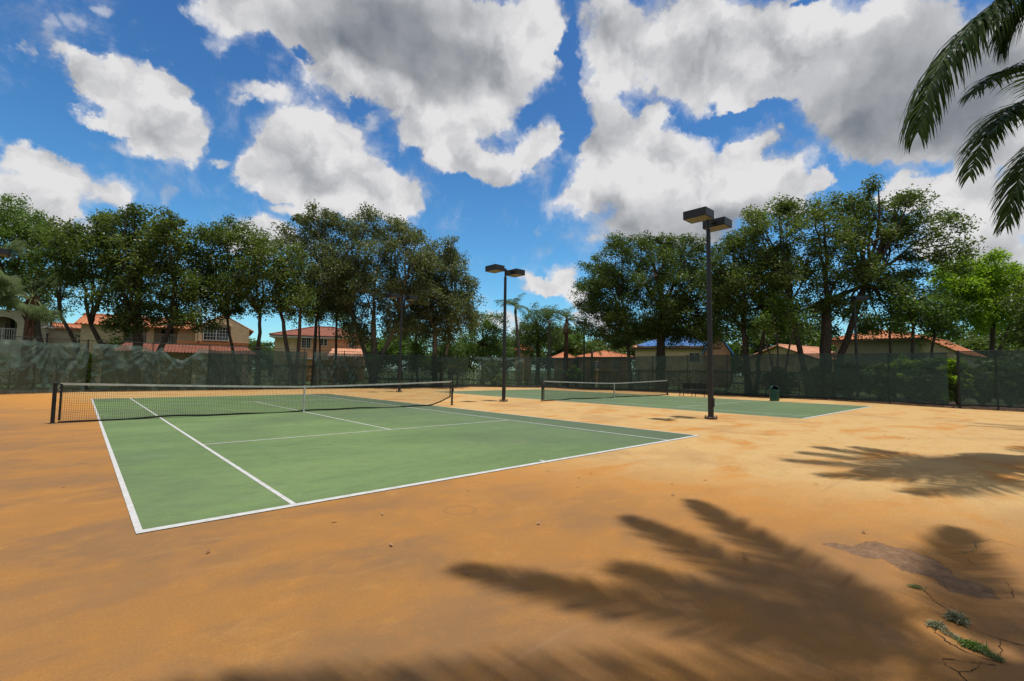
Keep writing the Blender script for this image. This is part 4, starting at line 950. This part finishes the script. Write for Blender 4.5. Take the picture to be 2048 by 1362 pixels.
for i in range(k):
    a0, a1 = math.pi-math.pi*i/k, math.pi-math.pi*(i+1)/k; xm, hw = (xa+xb)/2, (xb-xa)/2; z0 = HZ(440, 653, d)
    for R0, R1 in ((1.0, 1.10),):
        m.prism([(xm+hw*math.cos(a0), z0+.22*math.sin(a0)), (xm+hw*math.cos(a1), z0+.22*math.sin(a1)), (xm+hw*R1*math.cos(a1), z0+.34*math.sin(a1)+.05), (xm+hw*R1*math.cos(a0), z0+.34*math.sin(a0)+.05)], 'y', -.09, -.003)
m.box(xa-.12, xa, -.09, -.003, HZ(440, 683, d), HZ(440, 653, d)); m.box(xb, xb+.12, -.09, -.003, HZ(440, 683, d), HZ(440, 653, d)); m.build('window_surround', M_cream, hs)
m = MB(); m.box(X(371), x1+.02, -.05, -.004, HZ(440, 689, d), HZ(440, 684, d)); m.build('string_course', M_trimo, hs)
gable_roof(hs, x0, x1, .4, 7, zE, zA, M_tile, 'y', ov=.4)
gable_roof(hs, X(240), x0-.5, .5, 6, zE-.1, HZ(440, 638, d), M_tile, 'x', ov=.4)
m = MB(); roof_plane(m, (X(290), -2.0, HZ(440, 708, d)), (X(496), -2.0, HZ(440, 708, d)), (X(478), -.1, HZ(440, 692, d)), (X(300), -.1, HZ(440, 692, d)), pitch=.25)
m.build('porch_roof', M_tiler, hs); m = MB()
for px in (300, 350, 400, 445, 486): m.box(X(px)-.15, X(px)+.15, -1.8, -1.5, 0, HZ(440, 709, d)-.15)
m.build('porch_column', M_cream, hs)

# --- pink house
d = 60; sc_ = d/F; loc, a = facing(640, d, rad(-6)); hs = empty('pink_house', loc, a, label='pink stucco house with a weathered brown red hip roof behind the slender palms', cat='house')
X = lambda px: (px-640)*sc_*.93; zE = HZ(640, 672, d); zR = HZ(640, 648, d)
m = MB(); m.box(X(596), X(728), 0, 9, 0, zE-.3); m.box(X(546), X(596)-.002, .6, 8, 0, zE-.3); m.build('wall', M_pink, hs)
m = MB(); m.box(X(546)-.003, X(596)-.004, .575, .597, 0, zE-.3); m.build('sunlit_tone_wall', M_cream, hs)  # cream sheet paints the left wing wall as sunlit
hip_roof(hs, X(546), X(728), .0, 9, zE, zR, M_tiler, inset=4.6)
window(hs, X(601), X(618), HZ(640, 696, d), HZ(640, 677, d), -.02, 4, 4); window(hs, X(638), X(651), HZ(640, 690, d), HZ(640, 678, d), -.02, 2, 3); window(hs, X(697), X(706), HZ(640, 698, d), HZ(640, 680, d), -.02, 2, 4)
m = MB(); roof_plane(m, (X(655), -2.2, HZ(640, 712, d)), (X(735), -2.2, HZ(640, 712, d)), (X(720), -.1, HZ(640, 694, d)), (X(665), -.1, HZ(640, 694, d))); m.build('porch_roof', M_tilep, hs)
m = MB(); m.box(X(678), X(695), -.08, -.004, 0, HZ(640, 716, d)); m.build('door', M_trimo, hs)
m = MB(); m.box(X(560), X(655), -.6, -.004, HZ(640, 719, d), HZ(640, 716, d)); m.build('ledge', M_white, hs)

# --- low orange roofs behind the palms
def low_house(name, label, px0, px1, d, eave, ridge, wall, tile, extra=0, depth=9, inset=None, win=True, roof='hip'):
    pc = (px0+px1)/2; loc, a = facing(pc, d, extra); hs = empty(name, loc, a, label=label, cat='house')
    hw = (px1-px0)/2*d/F*(1/math.sqrt(1+((pc-1024)/F)**2)); zE, zR = HZ(pc, eave, d), HZ(pc, ridge, d)
    m = MB(); m.box(-hw, hw, 0, depth, 0, zE-.28); m.build('wall', wall, hs)
    if roof == 'hip': hip_roof(hs, -hw, hw, 0, depth, zE, zR, tile, inset=inset)
    elif roof == 'front':
        gable_roof(hs, -hw, hw, 0, depth, zE, zR, tile, 'y'); m = MB(); m.prism([(-hw, zE-.279), (hw, zE-.279), (0, zR-.15)], 'y', .01, .3); m.build('gable', wall, hs)
    else: gable_roof(hs, -hw, hw, 0, depth, zE, zR, tile, 'x')
    if win and hw > 1.5:
        for q in (-.5, .3): window(hs, hw*q, hw*q+min(1.2, hw*.5), max(.9, zE-1.9), max(1.4, zE-.8), -.02, 4, 3)
    return hs, hw, zE, zR
low_house('low_roofed_house', 'far low house with a plain orange roof just right of the far single light', 1158, 1262, 75, 714, 699, M_peach, M_tile)
low_house('low_roofed_house', 'small orange roofed house glimpsed left of the shaggy palm', 1108, 1146, 78, 716, 703, M_peach, M_tile, win=False)
low_house('low_roofed_house', 'peach house wall glimpsed between the thin curved palm and the dark evergreen', 1030, 1062, 80, 700, 684, M_peach, M_tile, win=False)
hs, hw, zE, zR = low_house('tarp_roofed_house', 'house behind the round oak with bright blue tarp over its roof', 1268, 1440, 62, 694, 668, M_cream, M_tilep)
m = MB(); D = 9.0; n_ = 26; V = []; f = []
for i in range(n_+1):
    for j in range(13):
        u_, v_ = i/n_, j/12; wv = 4.6+.0; xx = -hw+.3+(2*hw-.6)*u_; lim = min(1, (xx+hw+.45)/4.9, (hw+.45-xx)/4.9); yy = -.45+4.9*v_*lim
        V.append((xx, yy, zE+(zR-zE)*v_*lim+.13+.05*math.sin(xx*2.1+v_*3)+.04*math.sin(v_*9)))
for i in range(n_):
    for j in range(12): q = i*13+j; f.append((q, q+13, q+14, q+1))
m.add(V, f); o = m.build('roof_tarp', M_tarp, hs, smooth=True); s_ = o.modifiers.new('solid', 'SOLIDIFY'); s_.thickness = .02
x_, _, _, _ = low_house('peach_gable_house', 'peach gable end with blue edged roof just right of the nearest court light', 1410, 1462, 60, 700, 664, M_peach, M_tarp, roof='front', win=False)
low_house('small_gable_house', 'low cream house with a pale orange gable roof, right of the nearest light', 1478, 1640, 50, 716, 690, M_cream, M_tilep, roof='front', win=False, extra=rad(-28))
hs, hw, zE, zR = low_house('tiled_roof_house', 'grey green walled house with the largest orange tiled roof, right of the giant oak', 1672, 1838, 47, 677, 653, M_sage, M_tile, depth=8, win=False)
low_house('white_gable_house', 'white walled house with a sloping tiled gable edge next to the big tiled roof', 1782, 1925, 45, 706, 674, M_ivory, M_tile, roof='front', win=False, extra=rad(-12))
# ================================================================== HEDGES, SHRUBS, LITTER, WEEDS
def hedge(label, px0, px1, d0, d1, h, leaf, seed, thick=1.0, dens=300, L=.11, group='hedges behind the fence'):
    rg = np.random.RandomState(seed); p0 = np.array(G(px0, d0)); p1 = np.array(G(px1, d1)); L_ = np.linalg.norm(p1-p0); ang = math.atan2(*(p1-p0)[::-1])
    root = empty('hedge', (p0[0], p0[1], 0), ang, label=label, cat='hedge', group=group)
    n_ = int(L_*(2*h+thick)*dens*.5); face = rg.uniform(0, 1, n_)*(2*h+thick); u_ = rg.uniform(0, L_, n_); dp = np.abs(rg.normal(0, .12, n_))
    y = np.where(face < h, dp, np.where(face < h+thick, face-h, thick-dp)); z = np.where(face < h, face, np.where(face < h+thick, h-dp, face-h-thick))
    bump = .10*vnoise(u_*.9, z*.9, seed)+.06*vnoise(u_*3, z*3, seed+1)
    c = np.stack([u_, y-bump, z+bump], 1); dv = unit(rg.normal(size=(n_, 3))); nv = unit(rg.normal(size=(n_, 3))); s = unit(np.cross(dv, nv)); l = L*rg.uniform(.7, 1.3, (n_, 1))
    V = np.stack([c-dv*l*.5, c+s*l*.28, c+dv*l*.5, c-s*l*.28], 1)
    mkobj('foliage', quads_mesh('foliage', V, np.clip(.4+rg.normal(0, .25, n_), 0, 1)), LF[leaf], root)
    m = MB()
    for q in range(int(L_/1.1)):
        x = .5+q*1.1; m.tube([(x, thick/2, -.05), (x+.05, thick/2, h*.5), (x, thick/2+.1, h*.85)], [.05, .04, .02], 5)
    m.tube([(0, thick/2, -.04), (L_, thick/2, -.04)], .04, 5); m.build('stem', M_bark, root)
hedge('clipped hedge behind the draped screens at the left', -60, 175, 29, 33, 1.95, 'mid', 31)
hedge('clipped hedge behind the back fence in front of the arched window house', 178, 500, 34, 38.5, 1.95, 'oak', 32)
hedge('dark clipped hedge in front of the pink house', 505, 740, 39.5, 44, 1.75, 'dark', 33)
hedge('dark hedge behind the back fence under the narrow oak', 745, 970, 44.5, 50, 1.6, 'dark', 34)
hedge('clipped hedge behind the corner windscreen', 985, 1240, 52, 48, 1.6, 'dark', 35)
hedge('dark hedge behind the bench', 1245, 1480, 47, 37.5, 1.75, 'dark', 36)
hedge('dark hedge behind the trash can', 1485, 1700, 37, 33.5, 1.7, 'dark', 37)
def shrub(label, px, d, h, w_, leaf, seed, L=.30, wr=.42, per=34):
    rg = np.random.RandomState(seed); x, y = G(px, d); root = empty('shrub', (x, y, 0), label=label, cat='shrub', group='shrubs behind the right fence')
    k = int(16*w_*h); v = unit(rg.normal(size=(k, 3))); c = v*[w_/2, w_/2, h/2]*rg.uniform(.4, 1, (k, 1))+[0, 0, h/2+.05]
    V, tint = leaves(c, np.full(k, .26), per, L, rg, np.full(k, .5)+rg.normal(0, .22, k), wr); keep = V[:, :, 2].min(1) > 0
    mkobj('foliage', quads_mesh('foliage', V[keep], tint[keep]), LF[leaf], root)
    m = MB()
    for q in range(0, k, 2): m.tube([(0, 0, -.05), c[q]*[.4, .4, .6], c[q]], [.035, .02, .008], 4)
    m.build('stem', M_bark, root)
SH = [(1560,31.5,2.2,2.2,'dark','dark shrub right behind the trash can'),(1640,30.8,2.3,2.4,'mid','shrub at the foot of the giant oak'),(1700,30.2,2.5,2.0,'dark','shrub at the foot of the right hand light'),
 (1760,28.5,2.4,2.2,'mid','shrub below the tiled roof, left part'),(1815,27.6,2.9,2.3,'bright','tall bright leaved shrub left of the gap in the screen'),(1868,26.6,2.8,2.2,'mid','leafy shrub just left of the screen gap'),
 (1915,25.6,2.6,1.6,'bright','yellow green shrub showing through the screen gap'),(1965,25.3,2.6,2.2,'mid','shrub behind the gate panel'),(2020,24.8,2.7,2.2,'mid','shrub behind the last screen at the right edge'),(2070,24.2,2.8,2.2,'dark','shrub beyond the right edge of the screen'),
 (1885,25.9,.9,1.4,'bright','low bright plant at the foot of the gap'),(1150,50,2.2,1.4,'bright','bright shrub in the slit of the corner screens'),(985,48.5,2.6,1.8,'mid','green shrub filling the corner gap'),(1000,47.5,1.3,1.4,'bright','low yellow shrub in the corner gap'),
 (172,31,2.5,1.0,'bright','bright shrub in the slit at the left fence corner'),(700,43,1.4,1.6,'mid','low shrub in front of the orange door')]
for i, (px, d, h, w_, lf, lb) in enumerate(SH): shrub(lb, px, d+(2.2 if 1500 < px < 1860 else 1.3 if px > 1860 else .6), h, w_, lf, 60+i)
# leaf litter along the fence foot
M_lit = leafmat('dry leaves', (.10, .045, .02), (.36, .20, .10), .05, rough=.7)
def litter(runs, per_m, spread, seed, name, label_kind='stuff', z0=.012, L=.06):
    rg = np.random.RandomState(seed); Vs = []
    for (p0, p1, dens_, off) in runs:
        p0, p1 = np.array(p0), np.array(p1); L_ = np.linalg.norm(p1-p0); k = int(L_*per_m*dens_); t = rg.uniform(0, 1, (k, 1)); e = (p1-p0)/L_; nv = np.array([-e[1], e[0]])
        c2 = p0+(p1-p0)*t+nv*(off+rg.normal(0, spread, (k, 1))); c = np.hstack([c2, rg.uniform(z0, z0+.05, (k, 1))])
        d = unit(rg.normal(size=(k, 3))*[1, 1, .35]); s = unit(np.cross(d, unit(rg.normal(size=(k, 3))*[.4, .4, 1]))); l = L*rg.uniform(.6, 1.5, (k, 1))
        Vs.append(np.stack([c-d*l*.5, c+s*l*.3, c+d*l*.5, c-s*l*.3], 1))
    V = np.concatenate(Vs); V[:, :, 2] = np.maximum(V[:, :, 2], .009)
    o = mkobj(name, quads_mesh(name, V, rg.uniform(0, 1, len(V))), M_lit); tag(o, kind='stuff'); return o
litter([(*FP['back'], 1, 0), (*FP['corner'], 1.5, 0), (*FP['right'], 1.6, 0), (*FP['gate'], 3, 0), (*FP['near'], 3, 0), (*FP['left'], .4, 0)], 90, .13, 3, 'leaf_litter')
M_soil = pmat('dark soil strip', (.045, .028, .018), .95, .4, 4, color2=(.10, .05, .03), bump=.9, bscale=30)
def strip(run, wd, off):
    p0, p1 = np.array(run[0]), np.array(run[1]); e = unit(p1-p0); nv = np.array([-e[1], e[0]]); L_ = np.linalg.norm(p1-p0); k = int(L_*3)+2; rg = np.random.RandomState(int(L_*10))
    ts = np.linspace(0, L_, k); w1 = wd+.09*vnoise(ts*1.3, ts*0, 3)-.04
    P = [(*(p0+e*t+nv*off), .006) for t in ts]+[(*(p0+e*t+nv*(off-w)), .006) for t, w in zip(ts, w1)]
    m = MB(); m.add(P, [(i, k+i, k+i+1, i+1) for i in range(k-1)]); tag(m.build('soil_strip', M_soil), kind='structure')
for key, wd in (('back', .30), ('corner', .5), ('right', .42), ('gate', .45), ('near', .4)): strip(FP[key], wd, .15)
# a few leaves blown over the court
def scatter_leaves(seed, pts):
    rg = np.random.RandomState(seed)
    V = []
    for (x, y, s) in pts:
        a = rg.uniform(0, 6.3); d = np.array([math.cos(a), math.sin(a), .15]); n_ = np.array([-math.sin(a), math.cos(a), .25]); c = np.array([x, y, .02]); V.append([c-d*s, c+n_*s*.45, c+d*s, c-n_*s*.45])
    V = np.array(V); V[:, :, 2] = np.maximum(V[:, :, 2], .0095)
    o = mkobj('fallen_leaves', quads_mesh('fallen_leaves', V, rg.uniform(.3, 1, len(V))), M_lit); tag(o, kind='stuff')
rg = np.random.RandomState(8)
pts = [(*G2, .03) for G2 in zip(rg.uniform(-7, 8, 46), rg.uniform(-15.5, -1, 46))]+[(*G2, .035) for G2 in zip(rg.uniform(-4, 12, 30), rg.uniform(-16.5, -12, 30))]
scatter_leaves(8, pts)
# cracks in the paving, weeds growing out of them
def gpx(px, py):
    d = _f+R_*(px-1024)/F+U_*(681-py)/F; t = -CAM[2]/d[2]; q = CAM+d*t; return q[:2]
M_crack = pmat('crack shadow', (.05, .028, .015), 1, .2, 9); 
def crack(pxs, wd, seed):
    rg = np.random.RandomState(seed); P = np.array([gpx(*p) for p in pxs]); out = [P[0]]
    for a, b in zip(P[:-1], P[1:]):
        n_ = max(3, int(np.linalg.norm(b-a)/.015))
        for t in np.linspace(0, 1, n_)[1:]: out.append(a+(b-a)*t+rg.normal(0, .0045, 2))
    out = np.array(out); T = unit(np.gradient(out, axis=0)); Nn = np.stack([-T[:, 1], T[:, 0]], 1); ww = (wd*.62*(.35+.9*np.abs(np.sin(np.arange(len(out))*.23+seed)))*rg.uniform(.6, 1.4, len(out)))[:, None]
    V = np.concatenate([np.hstack([out+Nn*ww, np.full((len(out), 1), .003)]), np.hstack([out-Nn*ww, np.full((len(out), 1), .003)])]); k = len(out)
    m = MB(); m.add(V, [(i, i+1, k+i+1, k+i) for i in range(k-1)]); tag(m.build('paving_crack', M_crack), kind='structure')
crack([(1845,1180),(1875,1208),(1895,1218),(1910,1232),(1918,1245)], .0035, 1)
crack([(1918,1250),(1950,1262),(1998,1278),(2048,1292)], .004, 2)
crack([(1998,1278),(2002,1300),(1999,1318)], .003, 3)
crack([(1885,1245),(1870,1265),(1895,1285),(1935,1305),(1970,1318),(2006,1326)], .006, 4)
crack([(1885,1318),(1915,1322),(1950,1326),(1990,1330)], .004, 5); crack([(1885,1318),(1895,1334),(1920,1348),(1945,1375)], .004, 6); crack([(1915,1345),(1945,1342),(1960,1330),(1940,1322)], .003, 7)
crack([(1875,1168),(1890,1172),(1898,1184)], .003, 8); crack([(1930,1115),(1955,1136)], .002, 9); crack([(1950,1085),(1985,1080),(2030,1092)], .003, 10); crack([(2010,1165),(2025,1180),(2026,1196),(2012,1196)], .003, 11)
crack([(1950,1085),(1952,1100),(1925,1108),(1905,1108)], .003, 12)
LF['weed'] = leafmat('weed leaves', (.07, .11, .035), (.24, .28, .13), .2, spec=.1); LF['dry'] = leafmat('greyed weed', (.12, .13, .07), (.30, .30, .20), .1, spec=.1)
def weed(label, pxs, n_, s, h, leaf, seed):
    rg = np.random.RandomState(seed); P = np.array([gpx(*p) for p in pxs]); c0 = P.mean(0); root_loc = (c0[0], c0[1], .004); V = []
    for i in range(n_):
        t = rg.uniform(0, len(P)-1.001) if len(P) > 1 else 0; j = int(t); b = P[j]+(P[min(j+1, len(P)-1)]-P[j])*(t-j) if len(P) > 1 else P[0]
        b = np.array([*(b-c0+rg.normal(0, s, 2)), 0.0]); d = unit(np.array([*rg.normal(0, .6, 2), rg.uniform(.3, 1)])); l = h*rg.uniform(.4, 1.2); w_ = unit(np.cross(d, rg.normal(size=3)))*l*.055; m_ = b+d*l*.6; e = m_+unit(d+[0, 0, -.8])*l*.4
        V.append([b-w_*.4, b+w_*.4, m_+w_, m_-w_]); V.append([m_-w_, m_+w_, e+w_*.1, e-w_*.1])
    o = mkobj('weed', quads_mesh('weed', np.array(V), np.clip(rg.normal(.5, .25, len(V)), 0, 1)), LF[leaf]); o.location = root_loc
    tag(o, label=label, cat='weed', group='weeds in the paving cracks')
weed('small light green weed nearest the bare asphalt patch', [(1825,1175),(1842,1178)], 260, .014, .03, 'weed', 1)
weed('round grey green tuft standing above the long crack', [(1915,1243)], 420, .016, .065, 'dry', 2)
weed('sprawling grey weed left of the round tuft', [(1862,1252),(1885,1258)], 380, .016, .04, 'dry', 3)
weed('thin grey weed running down the crack to the bright tuft', [(1885,1264),(1925,1285)], 300, .010, .028, 'dry', 4)
weed('bright green grass tuft in the widest crack', [(1932,1292),(1965,1302)], 800, .014, .045, 'mid', 5)
weed('low dark weed strip at the lower end of the widest crack', [(1965,1305),(2002,1324)], 420, .009, .03, 'weed', 6)
weed('sparse pale weeds around the upper right crack', [(1915,1106),(1940,1106),(1955,1095),(1952,1084)], 150, .012, .025, 'dry', 7)
